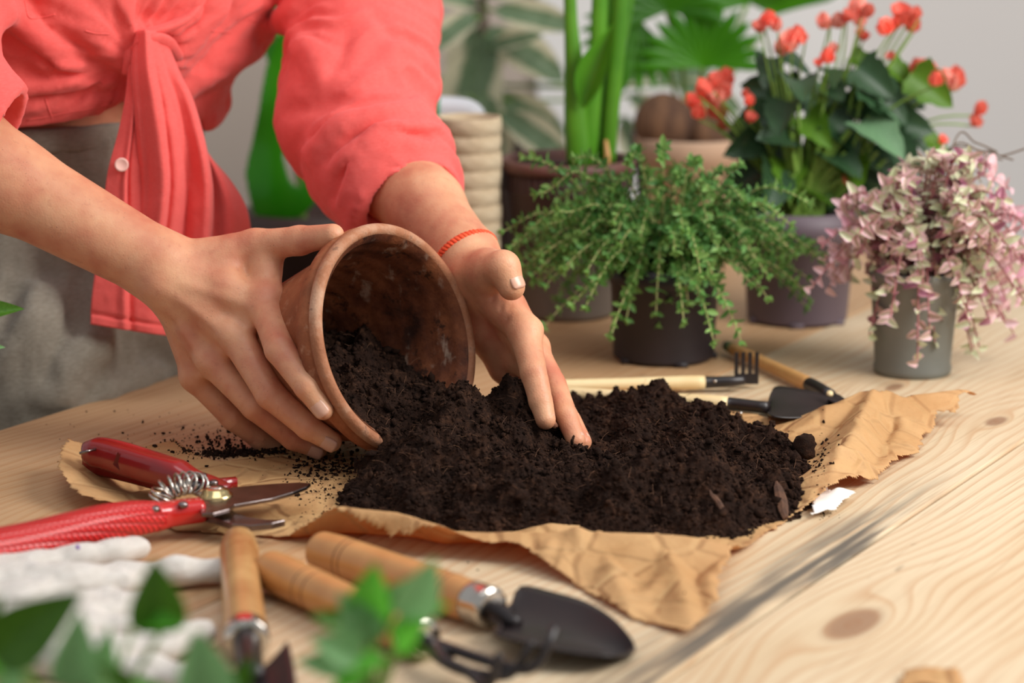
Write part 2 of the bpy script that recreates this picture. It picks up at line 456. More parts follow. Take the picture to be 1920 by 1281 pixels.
def soil_mat():
    k = NB('dark_soil'); a = k.noise(300, 5, rough=.7); b = k.noise(60, 3); c = k.noise(1500, 2)
    col = k.ramp(k.math('ADD', k.math('MULTIPLY', a, .55), k.math('MULTIPLY', b, .45)), [(.32, (25, 15, 11)), (.52, (47, 30, 22)), (.74, (92, 62, 45))])
    nr = k.bump(k.math('ADD', a, k.math('MULTIPLY', c, .5)), .9, .003)
    return k.set(col, .92, normal=nr, spec=.12)
def terracotta(inside=False):
    k = NB('terracotta_inside' if inside else 'terracotta'); a = k.noise(26, 5, rough=.65); b = k.noise(90, 4); c = k.noise(1., 4, k.map((70, 40, 16), rot=(.2, .5, .9)), dist=.6)
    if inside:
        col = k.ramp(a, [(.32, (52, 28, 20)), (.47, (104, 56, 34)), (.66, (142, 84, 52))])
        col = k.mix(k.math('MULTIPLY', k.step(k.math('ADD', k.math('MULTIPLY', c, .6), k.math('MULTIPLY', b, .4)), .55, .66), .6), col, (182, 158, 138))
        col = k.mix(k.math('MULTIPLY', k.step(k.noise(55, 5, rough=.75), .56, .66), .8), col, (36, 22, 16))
    else:
        col = k.ramp(a, [(.3, (124, 70, 43)), (.5, (150, 86, 53)), (.7, (174, 108, 72))])
        col = k.mix(k.math('MULTIPLY', k.step(b, .58, .75), .35), col, (210, 168, 136))
        col = k.mix(k.math('MULTIPLY', k.step(k.noise(200, 3), .64, .72), .5), col, (92, 52, 36))
    nr = k.bump(k.math('ADD', b, k.noise(400, 3)), .3, .0012)
    return k.set(col, .7, normal=nr, spec=.3)
def kraft_paper():
    k = NB('kraft_paper'); a = k.noise(14, 4); f = k.noise(1., 3, k.map((260, 700, 400)))
    col = k.ramp(a, [(.3, (206, 162, 108)), (.7, (224, 184, 130))])
    col = k.mix(k.math('MULTIPLY', k.step(f, .55, .75), .25), col, (158, 108, 66))
    v = k.n('ShaderNodeTexVoronoi', feature='DISTANCE_TO_EDGE'); k.l(k.map((1, 1, 1)), v.inputs['Vector']); v.inputs['Scale'].default_value = 26
    nr = k.bump(k.math('ADD', k.noise(60, 3), k.step(v.outputs[0], 0., .12)), .6, .003)
    nr = k.bump(f, .15, .0004, nr)
    return k.set(col, .62, normal=nr, spec=.3, trans=(.34, (220, 138, 66)))
def leaf_mat(name, c1, c2, trans=.35, rough=.42, vein=None, scale=40., tcol=None):
    k = NB(name); col = k.ramp(k.noise(scale, 3), [(.3, c1), (.7, c2)])
    oi = k.n('ShaderNodeObjectInfo'); hs = k.n('ShaderNodeHueSaturation'); k.l(col, hs.inputs['Color'])
    k.l(k.math('ADD', .80, k.math('MULTIPLY', oi.outputs['Random'], .4)), hs.inputs['Value']); col = hs.outputs[0]
    g = k.n('ShaderNodeSeparateXYZ'); k.l(k.tc.outputs['Generated'], g.inputs[0])
    if vein:
        mid = k.step(k.math('ABSOLUTE', k.math('SUBTRACT', g.outputs[0], .5)), .035, .008)
        col = k.mix(k.math('MULTIPLY', mid, .6), col, vein)
    nr = k.bump(k.noise(scale*4, 3), .15, .002)
    return k.set(col, rough, normal=nr, trans=(trans, tcol or col), spec=.4)
def variegated(name, green1, green2, cream, lim=.27, trans=.3, wob=.25):
    k = NB(name); g = k.n('ShaderNodeSeparateXYZ'); k.l(k.tc.outputs['Generated'], g.inputs[0])
    ed = k.math('ABSOLUTE', k.math('SUBTRACT', g.outputs[0], .5))
    ed = k.math('ADD', ed, k.math('MULTIPLY', k.math('SUBTRACT', k.noise(6, 3, k.tc.outputs['Generated']), .5), wob))
    col = k.mix(k.step(ed, lim-.05, lim+.05), k.ramp(k.noise(9, 3, k.tc.outputs['Generated']), [(.35, green1), (.65, green2)]), cream)
    return k.set(col, .45, trans=(trans, col), spec=.4)

MT = {}
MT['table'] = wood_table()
MT['skin'] = skin_mat()
MT['nail'] = simple('fingernail', (230, 176, 152), (222, 162, 138), 60, .28, sss=(.3, (1, .4, .3), .003), spec=.5)
MT['shirt'] = fabric('coral_linen', (255, 120, 114), (246, 94, 88), 900, trans=.12, wr=.2)
MT['trousers'] = fabric('olive_linen', (166, 160, 146), (118, 110, 96), 650, bump=.5, wr=.2)
MT['glove'] = fabric('white_knit', (240, 234, 226), (206, 196, 184), 330, bump=.8, sheen=.3)
MT['button'] = simple('pearl_button', (250, 214, 200), (244, 190, 176), 60, .3)
MT['soil'] = soil_mat()
def rim_mat():
    k = NB('worn_rim'); a = k.noise(30, 5, rough=.65); b = k.noise(120, 4)
    col = k.ramp(a, [(.3, (140, 86, 58)), (.5, (168, 112, 80)), (.7, (194, 152, 124))])
    col = k.mix(k.math('MULTIPLY', k.step(b, .60, .72), .6), col, (96, 60, 44))
    return k.set(col, .7, normal=k.bump(k.math('ADD', b, k.noise(500, 3)), .35, .0012), spec=.3)
MT['pot_rim'] = rim_mat()
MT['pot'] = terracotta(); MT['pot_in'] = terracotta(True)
MT['paper'] = kraft_paper()
MT['white_paper'] = simple('white_paper', (246, 242, 236), (238, 232, 224), 60, .7, bump=.3, bscale=90)
MT['bark'] = simple('bark', (108, 72, 50), (62, 40, 28), 120, .9, bump=.8, bscale=300, stretch=(1, 1, .3))
MT['handle'] = simple('varnished_bamboo', (206, 152, 94), (186, 128, 72), 30, .38, bump=.03, stretch=(1, 1, 1), coat=.25)
MT['handle_pale'] = simple('varnished_pale_wood', (214, 172, 112), (170, 112, 62), 26, .34, coat=.3)
MT['bamboo'] = simple('pale_bamboo', (236, 214, 166), (222, 194, 142), 30, .45)
MT['bamboo_dark'] = simple('tan_bamboo', (206, 158, 98), (184, 134, 78), 30, .45)
MT['black'] = simple('black_paint', (40, 32, 32), (28, 23, 24), 40, .38, bump=.05, bscale=300)
MT['black_gloss'] = simple('black_lacquer', (34, 23, 24), (25, 18, 19), 40, .42, coat=.08, spec=.3)
MT['chrome'] = simple('chrome', (214, 206, 196), (190, 182, 172), 40, .16, 1.)
MT['brass'] = simple('pale_brass', (226, 204, 150), (206, 182, 130), 40, .2, 1.)
MT['steel'] = simple('blade_steel', (150, 140, 138), (116, 104, 102), 60, .24, 1., bump=.05)
MT['red'] = simple('red_enamel', (200, 32, 28), (186, 24, 22), 20, .22, coat=.5)
MT['red_dark'] = simple('deep_red_enamel', (150, 18, 18), (124, 12, 14), 20, .24, coat=.5)
def red_grip():
    k = NB('red_vinyl_grip')
    sx = k.n('ShaderNodeSeparateXYZ'); k.l(k.co, sx.inputs[0])
    yz = k.math('ADD', sx.outputs[1], sx.outputs[2])
    fr = 2*math.pi/.0062
    a = k.math('ABSOLUTE', k.math('SINE', k.math('MULTIPLY', k.math('ADD', sx.outputs[0], yz), fr/2)))
    b = k.math('ABSOLUTE', k.math('SINE', k.math('MULTIPLY', k.math('SUBTRACT', k.math('MULTIPLY', sx.outputs[0], .8), yz), fr/2)))
    h = k.math('MINIMUM', a, b)
    col = k.mix(k.step(h, .0, .35), (150, 14, 18), (216, 44, 44))
    return k.set(col, .3, normal=k.bump(h, .7, .0015), coat=.3)
MT['grip'] = red_grip()
MT['cord'] = simple('coral_cord', (250, 96, 52), (232, 74, 38), 200, .8, bump=.4)
MT['wall'] = simple('painted_wall', (234, 230, 226), (228, 223, 219), 1.2, .9, bump=.05, bscale=60)
MT['wall_beige'] = simple('beige_wall', (200, 185, 172), (190, 175, 162), 1.2, .9, bump=.05, bscale=60)
MT['trim'] = simple('white_trim', (246, 244, 241), (242, 239, 236), 3, .6)
MT['floor'] = simple('floor_boards', (160, 132, 104), (138, 110, 84), 4, .6, stretch=(6, 1, 1))
MT['black_pot'] = simple('black_plastic', (44, 36, 40), (34, 28, 32), 30, .5, bump=.1)
MT['purple_pot'] = simple('mauve_plastic', (98, 84, 92), (88, 74, 82), 12, .55)
MT['grey_pot'] = simple('sage_grey_plastic', (122, 122, 114), (104, 106, 100), 12, .5)
def planter_mat():
    k = NB('worn_brown_planter'); sx = k.n('ShaderNodeSeparateXYZ'); k.l(k.co, sx.inputs[0])
    low = k.ramp(k.noise(14, 4, k.map((1, 1, .25))), [(.3, (104, 96, 90)), (.7, (128, 120, 112))])
    hi = k.ramp(k.noise(24, 4, k.map((1, 1, .2))), [(.3, (58, 40, 38)), (.7, (82, 58, 54))])
    f = k.step(k.math('ADD', sx.outputs[2], k.math('MULTIPLY', k.noise(22, 3, k.map((1, 1, .3))), .05)), .05, .12)
    return k.set(k.mix(f, low, hi), .6, normal=k.bump(k.noise(120, 3), .2, .001))
MT['planter'] = planter_mat()
MT['planter_rim'] = simple('dull_red_brown_rim', (112, 70, 60), (88, 56, 50), 20, .6)
MT['peat'] = simple('peat_fibre', (216, 198, 168), (190, 168, 136), 40, .95, bump=.8, bscale=160, bdist=.002, stretch=(1, 1, 3))
MT['clay'] = simple('pale_clay', (208, 176, 150), (190, 154, 126), 12, .85, bump=.2)
MT['fibre'] = simple('brown_fibre', (128, 92, 64), (66, 42, 30), 8, .85, bump=.6, bscale=40, stretch=(6, 6, 1))
MT['spray_white'] = simple('white_plastic', (238, 240, 244), (232, 234, 240), 4, .3)
MT['spray_green'] = simple('green_plastic', (0, 150, 84), (0, 138, 76), 4, .35)
MT['brown_pot'] = simple('dark_brown_glaze', (66, 42, 34), (52, 34, 28), 10, .5)
MT['stem'] = simple('green_stem', (126, 160, 66), (104, 138, 52), 40, .5)
MT['stem_olive'] = simple('thyme_stem', (178, 184, 118), (156, 148, 92), 60, .7)
MT['stem_pink'] = simple('pink_stem', (176, 112, 116), (150, 92, 88), 60, .6)
MT['twig'] = simple('dry_twig', (124, 108, 94), (98, 82, 70), 40, .8)
MT['thyme'] = leaf_mat('thyme_leaf', (78, 132, 64), (116, 168, 84), .35, .5)
MT['thyme_l'] = leaf_mat('thyme_young_leaf', (138, 186, 96), (160, 202, 116), .4, .5)
MT['stalk'] = leaf_mat('palm_stalk', (62, 128, 22), (104, 166, 44), .15, .35, scale=12)
MT['fan'] = leaf_mat('fan_palm_leaf', (42, 104, 8), (70, 140, 14), .35, .4, scale=10)
MT['monstera'] = leaf_mat('monstera_leaf', (56, 156, 18), (84, 186, 36), .4, .25, scale=8)
MT['begonia'] = leaf_mat('begonia_leaf', (36, 62, 38), (58, 88, 56), .18, .35, scale=30)
MT['begonia_l'] = leaf_mat('begonia_young_leaf', (74, 118, 30), (104, 146, 40), .35, .4, scale=30)
MT['begonia_s'] = leaf_mat('begonia_pale_leaf', (98, 138, 98), (122, 158, 118), .2, .35, scale=30)
MT['petal'] = leaf_mat('coral_petal', (250, 120, 102), (253, 156, 136), .4, .5, scale=60)
MT['petal_l'] = leaf_mat('pale_coral_petal', (254, 168, 150), (255, 194, 178), .35, .5, scale=60)
MT['front'] = leaf_mat('front_leaf', (62, 106, 24), (84, 130, 34), .3, .4, scale=14)
MT['front_b'] = leaf_mat('front_bright_leaf', (90, 186, 48), (124, 210, 74), .45, .35, scale=14)
MT['front_g'] = leaf_mat('front_pale_leaf', (122, 178, 112), (146, 194, 130), .35, .4, scale=14)
MT['ficus'] = variegated('variegated_ficus_leaf', (104, 130, 94), (132, 154, 120), (222, 216, 184), .26)
MT['call_p'] = variegated('callisia_pink_leaf', (204, 164, 160), (180, 166, 140), (236, 196, 200), .2)
MT['call_g'] = variegated('callisia_cream_leaf', (196, 206, 160), (222, 220, 192), (232, 196, 204), .3)
MT['call_m'] = variegated('callisia_mauve_leaf', (170, 100, 130), (150, 100, 112), (216, 160, 176), .25)
MT['scored'] = simple('scored_wood', (126, 82, 44), (112, 72, 38), 30, .6)
# ------------------------------------------------------------------ room
def struct(name, VF, m, parent=None):
    return mesh(name, VF, m, parent, False, kind='structure')
FLOOR = -.75
struct('floor', box((0, 2, FLOOR-.02), (3.2, 4.0, .02)), MT['floor'])
tb = P(1008, 200, 3.55)[0]
struct('wall_back', box((tb+.45+1.4, 3.62, .55), (1.4, .04, 1.3)), MT['wall'])
struct('wall_left', box(((tb-2.4)/2-.0, 3.62, .55), ((tb+2.4)/2, .04, 1.3)), MT['wall_beige'])
struct('trim_1', box((tb+.225, 3.60, .55), (.225, .05, 1.3)), MT['trim'])
struct('baseboard_back', box((tb+.45+1.4, 3.57, FLOOR+.05), (1.4, .012, .05)), MT['trim'])

# ------------------------------------------------------------------ table of pine planks
table = thing('table', (-.25, 1.7, FLOOR), 'pale pine plank table with knots and a grey stain beside the joint', 'table')
table.location = (0, 0, FLOOR)
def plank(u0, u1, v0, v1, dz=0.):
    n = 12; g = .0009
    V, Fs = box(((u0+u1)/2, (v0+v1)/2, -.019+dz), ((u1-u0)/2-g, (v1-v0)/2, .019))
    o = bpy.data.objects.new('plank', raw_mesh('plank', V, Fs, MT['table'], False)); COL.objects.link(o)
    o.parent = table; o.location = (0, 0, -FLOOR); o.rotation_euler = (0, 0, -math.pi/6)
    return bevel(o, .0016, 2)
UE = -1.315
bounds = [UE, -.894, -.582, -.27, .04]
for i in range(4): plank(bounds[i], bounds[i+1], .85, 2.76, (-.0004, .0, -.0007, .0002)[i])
RT = np.array([[.8660254, .5, 0], [-.5, .8660254, 0], [0, 0, 1]])
for (u, v) in ((-1.25, .92), (-1.25, 2.55), (-.03, .92), (-.03, 2.55)):
    c = RT @ A(u, v, 0); mesh('leg', box((c[0], c[1], (FLOOR-.04)/2), (.03, .03, (-.04-FLOOR)/2), RT), MT['trim'], table, False)
for (a, b) in (((-1.25, .92), (-1.25, 2.55)), ((-.03, .92), (-.03, 2.55))):
    c = RT @ A((a[0]+b[0])/2, (a[1]+b[1])/2, -.075); mesh('apron', box(c, (.012, .8, .035), RT), MT['trim'], table, False)

# ------------------------------------------------------------------ terracotta pot (lying, tipped toward the heap)
PC = A(-.086, 1.80, .099); PN = nrm((.757, -.583, .296)); PD = .14
def r_out(s): return .0855+(.054-.0855)*np.clip(s/PD, 0, 1)
def r_in(s): return r_out(s)-.0075
def pot_sr(p):
    d = np.asarray(p)-PC; s = -(d @ PN); return s, np.linalg.norm(d+np.multiply.outer(s, PN), axis=-1)
pot = thing('terracotta_pot', (PC[0]-.05, PC[1]+.03, 0), 'worn terracotta flower pot tipped on its side, pouring soil, held in both hands', 'flower pot')
rim = [(.0825, -.0005), (.086, -.0015), (.0885, .001), (.0895, .004), (.0888, .0072), (.0866, .0088), (.0886, .0108), (.0893, .014), (.0885, .019), (.0868, .0215), (.0845, .0225)]
prof_o = [(r, h) for r, h in rim[4:]]+[(.0835, .026)]+[(r_out(s)-.0008, s) for s in np.linspace(.032, PD-.004, 9)]+[(.0525, PD-.001), (.050, PD), (.012, PD), (.011, PD-.007)]
mesh('pot_wall', lathe(prof_o, PC, -PN, 96, True), MT['pot'], pot)
mesh('pot_rim', lathe([(.0795, .006), (.0800, .002)]+rim[:6]+[(.0850, .0095)], PC, -PN, 96, True), MT['pot_rim'], pot, label='pale worn rolled rim')
prof_i = [(.0805, .001)]+[(r_in(s)+.0006*math.sin(s*900), s) for s in np.linspace(.006, PD-.014, 26)]+[(.043, PD-.008), (.011, PD-.007)]
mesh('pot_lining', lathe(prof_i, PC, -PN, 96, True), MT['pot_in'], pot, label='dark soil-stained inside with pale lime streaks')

# ------------------------------------------------------------------ kraft paper sheet
sheet_px = [(107, 885, .020), (112, 850, .022), (124, 826, .026), (135, 836, .022), (165, 852, .012), (225, 852, 0), (280, 838, 0), (330, 826, 0), (375, 858, 0), (420, 868, 0), (480, 850, 0), (560, 800, 0),
    (700, 770, 0), (880, 752, 0), (1000, 748, 0), (1120, 752, 0), (1270, 765, 0), (1400, 778, 0), (1465, 785, .002), (1500, 775, .006), (1560, 765, .014), (1640, 748, .022), (1668, 742, .023), (1690, 752, .02), (1735, 748, .016), (1800, 742, .018), (1832, 738, .018),
    (1834, 758, .012), (1800, 772, .008), (1792, 795, .004), (1762, 800, .002), (1735, 830, 0), (1722, 858, 0), (1690, 872, 0), (1650, 905, 0), (1600, 928, 0), (1560, 945, 0), (1520, 962, 0), (1470, 985, 0), (1440, 1005, 0), (1412, 1030, 0), (1385, 1048, 0), (1365, 1085, 0), (1352, 1110, 0), (1345, 1150, 0),
    (1318, 1178, 0), (1290, 1198, 0), (1262, 1188, 0), (1180, 1163, 0), (1120, 1128, 0), (1060, 1095, 0), (1000, 1072, 0), (960, 1060, 0), (880, 1054, 0), (780, 1048, 0), (640, 1030, 0), (520, 1013, 0), (440, 1004, 0), (330, 1001, 0), (285, 985, 0), (240, 952, .003), (180, 942, .010), (140, 915, .018)]
sheet = np.array([T(*q)[:2] for q in sheet_px])
def PX(seq, z): return np.array([T(a, b, z) for a, b in seq])
RIDGES = [  # points, height, run on the near side, run on the far side
    (PX([(360, 992), (430, 990), (500, 980), (560, 972), (640, 966), (740, 973), (830, 990), (900, 1000)],   .023), [.004, .010, .018, .026, .029, .028, .024, .018], .018, .03),
    (PX([(880, 998), (990, 1003), (1100, 1004), (1230, 1006), (1320, 1010), (1400, 1020), (1440, 1000), (1490, 970), (1530, 960)], .017), [.017, .018, .018, .018, .016, .012, .010, .006, .003], .07, .03),
    (PX([(107, 885), (112, 850), (124, 826)], .024), [.020, .024, .028], .05, .05),
    (PX([(107, 885), (150, 920), (240, 945)], .016), [.018, .014, .004], .04, .05),
    (PX([(1465, 790), (1560, 765), (1640, 748), (1690, 752), (1800, 742), (1834, 740)], .020), [.004, .020, .031, .023, .025, .020], .055, .05),
    (PX([(1640, 748), (1600, 820), (1560, 880), (1540, 920)], .020), [.031, .025, .017, .006], .035, .03),
    (PX([(1700, 755), (1690, 800), (1640, 860)], .014), [.014, .012, .006], .02, .03),
    (PX([(1120, 1003), (1150, 1060), (1180, 1110)], .014), [.016, .010, .004], .02, .02),
    (PX([(1230, 1006), (1270, 1070), (1300, 1150)], .014), [.016, .013, .004], .02, .025),
    (PX([(1390, 1020), (1330, 1080), (1345, 1140)], .012), [.012, .012, .006], .02, .02),
    (PX([(960, 1005), (1010, 1050)], .012), [.015, .006], .015, .02)]
def paper_z(q):
    z = np.full(len(q), .0008)
    for pts, hs, wf, wb in RIDGES:
        best = np.full(len(q), 9.); hh = np.zeros(len(q)); side = np.zeros(len(q))
        for i in range(len(pts)-1):
            a, b = pts[i][:2], pts[i+1][:2]
            d, t = seg_dist(q, a, b); m = d < best
            best = np.where(m, d, best); hh = np.where(m, hs[i]+(hs[i+1]-hs[i])*t, hh)
            cr = (b-a)[0]*(q[:, 1]-a[1])-(b-a)[1]*(q[:, 0]-a[0]); side = np.where(m, cr, side)
        w = np.where(side < 0, wf, wb); x = np.clip(best/w, 0, 1)
        z = np.maximum(z, hh*((1-x)*.75+.25*(1-x)**2*(1+2*x)))
    return z
rr = np.random.default_rng(21)
CREASE = []
for k in range(150):
    i = rr.integers(3)
    c = {0: T(rr.uniform(900, 1400), rr.uniform(1000, 1200)), 1: T(rr.uniform(1450, 1800), rr.uniform(745, 940)), 2: T(rr.uniform(110, 640), rr.uniform(840, 1010))}[i][:2]
    a = rr.uniform(0, math.pi); CREASE.append((c, A(math.cos(a), math.sin(a)), rr.uniform(.012, .045), rr.uniform(.004, .010), rr.uniform(-.0015, .0068 if i < 2 else .0026)))
def paper_full(q):
    z = paper_z(q)
    for c, d, L, w, am in CREASE:
        r = q-c; t = r @ d; n = r @ A(-d[1], d[0])
        z = z+am*np.clip(1-np.abs(n)/w, 0, 1)*np.clip(1-np.abs(t)/L, 0, 1)
    z = z+.0006*(1+fbm(np.c_[q*60, np.zeros(len(q))], 3))
    return np.maximum(z, .0006)
def grid_clip(poly, h, jag=0.):
    lo = poly.min(0)-h; hi = poly.max(0)+h; nx, ny = (np.ceil((hi-lo)/h)).astype(int)+1
    X, Y = np.meshgrid(lo[0]+h*np.arange(nx), lo[1]+h*np.arange(ny), indexing='ij'); q = np.c_[X.ravel(), Y.ravel()]
    d = poly_sd(q, poly)
    if jag: d = d+jag*fbm(np.c_[q*170, np.zeros(len(q))], 3)
    idx = np.arange(nx*ny).reshape(nx, ny)
    Fq = np.stack([idx[:-1, :-1], idx[1:, :-1], idx[1:, 1:], idx[:-1, 1:]], -1).reshape(-1, 4)
    return q, d, Fq
def compact(V, Fq):
    u, inv = np.unique(Fq, return_inverse=True); return V[u], inv.reshape(Fq.shape)
q, d, Fq = grid_clip(sheet, .0018, .0016)
pz = paper_full(q); nx_ = len(np.unique(np.round(q[:, 0], 6))); pz = pz.reshape(nx_, -1)
for _ in range(2):
    pd = np.pad(pz, 1, mode='edge'); pz = (pd[:-2, 1:-1]+pd[2:, 1:-1]+pd[1:-1, :-2]+pd[1:-1, 2:]+2*pz)/6
pz = pz.ravel()
Fq = Fq[(d[Fq] > 0).all(1)]
V, Fq2 = compact(np.c_[q, pz], Fq)
o = mesh('paper_sheet', (V, Fq2), MT['paper'], None, True, 'crumpled brown kraft paper sheet spread under the soil on the table', 'paper', loc=(0.02, 1.75, 0))
solid(o, .00025, 1)
# small torn scraps
def scrap(name, outline, z0, m, label, lift=.002, seed=3):
    poly = np.array([T(a, b, z0)[:2] for a, b in outline]); q, d, Fq = grid_clip(poly, .0016, .0012)
    Fq = Fq[(d[Fq] > 0).all(1)]
    z = z0+.0012+lift*(1+fbm(np.c_[q*55+seed, np.zeros(len(q))], 2))
    V, F2 = compact(np.c_[q, z], Fq); solid(mesh(name, (V, F2), m, None, True, label, 'paper'), .0003, 1)
scrap('paper_scrap', [(1520, 972), (1522, 940), (1545, 925), (1562, 935), (1580, 928), (1605, 930), (1600, 942), (1560, 962)], .003, MT['white_paper'], 'small torn white paper scrap at the right edge of the soil heap', .003)
scrap('paper_scrap', [(1680, 1300), (1690, 1268), (1730, 1262), (1770, 1266), (1800, 1268), (1815, 1300)], 0, MT['paper'], 'torn brown paper scrap on bare table at the bottom right corner', .002, 8)

# ------------------------------------------------------------------ soil
soil_px = [(618, 945), (640, 968), (740, 985), (860, 1000), (1000, 1006), (1200, 1010), (1390, 1020), (1450, 990), (1520, 960), (1540, 930), (1530, 885), (1495, 845), (1440, 835), (1395, 800), (1330, 775), (1270, 760), (1150, 752), (1060, 746), (1010, 772), (960, 800), (890, 812), (800, 832), (752, 860), (692, 886), (640, 918)]
soil_poly = np.array([T(a, b)[:2] for a, b in soil_px])
allp = np.vstack([soil_poly, [[-.25, 1.72], [-.25, 1.95], [.0, 1.95]]])
hull = np.array([[allp[:, 0].min(), allp[:, 1].min()], [allp[:, 0].max(), allp[:, 1].min()], [allp[:, 0].max(), allp[:, 1].max()], [allp[:, 0].min(), allp[:, 1].max()]])-0
MOUND = [(T(865, 870)[:2]*.0+A(-.048, 1.800), .048, .054, .060), (A(.00, 1.73), .007, .06, .05), (A(-.06, 1.75), .010, .04, .03), (A(.003, 1.845), .026, .034, .03), (A(.125, 1.69), .014, .06, .05), (A(.06, 1.655), .012, .10, .03), (T(1250, 800)[:2], .012, .05, .05), (T(1270, 775)[:2], .010, .02, .02), (T(1420, 850)[:2], .010, .05, .04), (T(800, 925)[:2], .014, .06, .03)]
def sm(x): x = np.clip(x, 0, 1); return x*x*(3-2*x)
def soil_z(q):
    d = poly_sd(q, soil_poly)+.006*fbm(np.c_[q*45, np.zeros(len(q))], 3)
    e = np.clip(d/.035, 0, 1); e = 1-(1-e)**2
    z = .010*e
    for c, h, sx, sy in MOUND: z = z+h*np.exp(-((q[:, 0]-c[0])/sx)**2-((q[:, 1]-c[1])/sy)**2)*sm(d/.05+.12)
    p3 = np.c_[q, z]; s, r = pot_sr(p3)
    inz = .040+.34*s
    w = np.clip((s+.02)/.03, 0, 1); _, r2 = pot_sr(np.c_[q, .040+.34*s]); w = w*sm((.0805-r2)/.012+.2); z = np.where(w > 0, z*(1-w)+np.maximum(inz, 0)*w, z)
    n = fbm(np.c_[q*42, z*42], 3); n2 = fbm(np.c_[q*150+9, z*150], 3)
    k = np.clip(np.maximum(d, s)/.02, .15, 1)
    z = z+k*(.0130*n+.0045*np.abs(n2)-.0018)
    s, r = pot_sr(np.c_[q, z])
    inside = (s > -.004) & (r < r_in(s)+.003) & (s < PD-.012)
    under = (s > .002) & (r > r_in(s)) & (r < r_out(s)+.012) & (s < PD+.01)
    return z, d, (~inside & ((d < 0) | under)) | (z < .0006)
q, _, Fq = grid_clip(hull, .0011)
sz, sd_, bad = soil_z(q)
keep = ~bad[Fq].any(1)
SOILV = np.c_[q, sz]
V, F2 = compact(SOILV, Fq[keep])
V = V+np.c_[.0009*vnoise(V*330), .0009*vnoise(V*330+40), .0*V[:, 2]]
SURF = V.copy()
soil = mesh('potting_soil', (V, F2), MT['soil'], None, False, 'heap of dark crumbly potting soil poured from the tipped pot onto brown paper', 'soil', kind='stuff', loc=(.05, 1.75, 0))
def ico():
    t = (1+5**.5)/2; v = np.array([(-1, t, 0), (1, t, 0), (-1, -t, 0), (1, -t, 0), (0, -1, t), (0, 1, t), (0, -1, -t), (0, 1, -t), (t, 0, -1), (t, 0, 1), (-t, 0, -1), (-t, 0, 1)])/math.hypot(1, t)
    f = np.array([(0, 11, 5), (0, 5, 1), (0, 1, 7), (0, 7, 10), (0, 10, 11), (1, 5, 9), (5, 11, 4), (11, 10, 2), (10, 7, 6), (7, 1, 8), (3, 9, 4), (3, 4, 2), (3, 2, 6), (3, 6, 8), (3, 8, 9), (4, 9, 5), (2, 4, 11), (6, 2, 10), (8, 6, 7), (9, 8, 1)])
    return v, f
IV, IF = ico()
def lumps(pts, rad, seed=1):
    r = np.random.default_rng(seed); n = len(pts)
    V = np.repeat(IV[None], n, 0)*(1+r.uniform(-.4, .35, (n, 12, 1)))*r.uniform(.55, 1.2, (n, 1, 3))
    V = V*np.asarray(rad)[:, None, None]+np.asarray(pts)[:, None]
    Fx = (IF[None]+12*np.arange(n)[:, None, None]).reshape(-1, 3)
    return V.reshape(-1, 3), Fx
pick = SURF[RNG.integers(len(SURF), size=42000)]
rad = np.clip(RNG.gamma(1.5, .00042, len(pick)), .0003, .0034)
big = SURF[RNG.integers(len(SURF), size=260)]; pick = np.vstack([pick, big]); rad = np.r_[rad, RNG.uniform(.0025, .0055, 260)]
lm = lumps(pick+np.c_[RNG.uniform(-.0008, .0008, (len(pick), 2)), rad*.35], rad, 4)
mesh('soil_crumb', lm, MT['soil'], soil, False, kind='stuff')
# fibres and root hairs in the peat
fp = []
for k in range(900):
    p = SURF[RNG.integers(len(SURF))]; a = RNG.uniform(0, 6.28); L = RNG.uniform(.004, .012)
    dv = A(math.cos(a), math.sin(a), RNG.uniform(-.1, .7))*L
    fp.append(tube([p, p+dv*.5+A(0, 0, .001), p+dv+RNG.uniform(-.001, .001, 3)], .00011, 3))
mesh('root_fibre', join(fp), simple('peat_fibre_hair', (122, 84, 58), (84, 56, 40), 90, .9), soil, False, kind='stuff')
# spilled crumbs on wood and paper
sp = []; sr = []
def spill(cx, cy, sx, sy, n, r0, r1):
    for k in range(n):
        p = T(RNG.normal(cx, sx), RNG.normal(cy, sy)); r = r0+(r1-r0)*RNG.random()**3
        z = float(paper_full(p[None, :2])[0]) if poly_sd(p[None, :2], sheet)[0] > 0 else 0.
        sp.append(A(p[0], p[1], z+r*.5)); sr.append(r)
spill(410, 835, 55, 16, 420, .0003, .0018); spill(440, 852, 45, 5, 500, .0005, .0022); spill(500, 845, 40, 8, 300, .0004, .002)
spill(620, 880, 45, 22, 600, .0004, .002); spill(600, 940, 25, 18, 160, .0003, .0012); spill(300, 800, 100, 22, 40, .0004, .0016)
spill(560, 985, 30, 8, 40, .0003, .0008); spill(1380, 810, 50, 18, 160, .0003, .0014); spill(1540, 900, 10, 30, 120, .0004, .0018); spill(1550, 960, 12, 8, 40, .0003, .001); spill(900, 1085, 200, 60, 24, .0003, .0009)
ok = [i for i, p in enumerate(sp) if p[1] > .9]
mesh('spilled_soil', lumps(np.array(sp)[ok], np.array(sr)[ok], 9), MT['soil'], None, False, 'loose dark soil crumbs scattered around the pot on paper and wood', 'soil', kind='stuff')
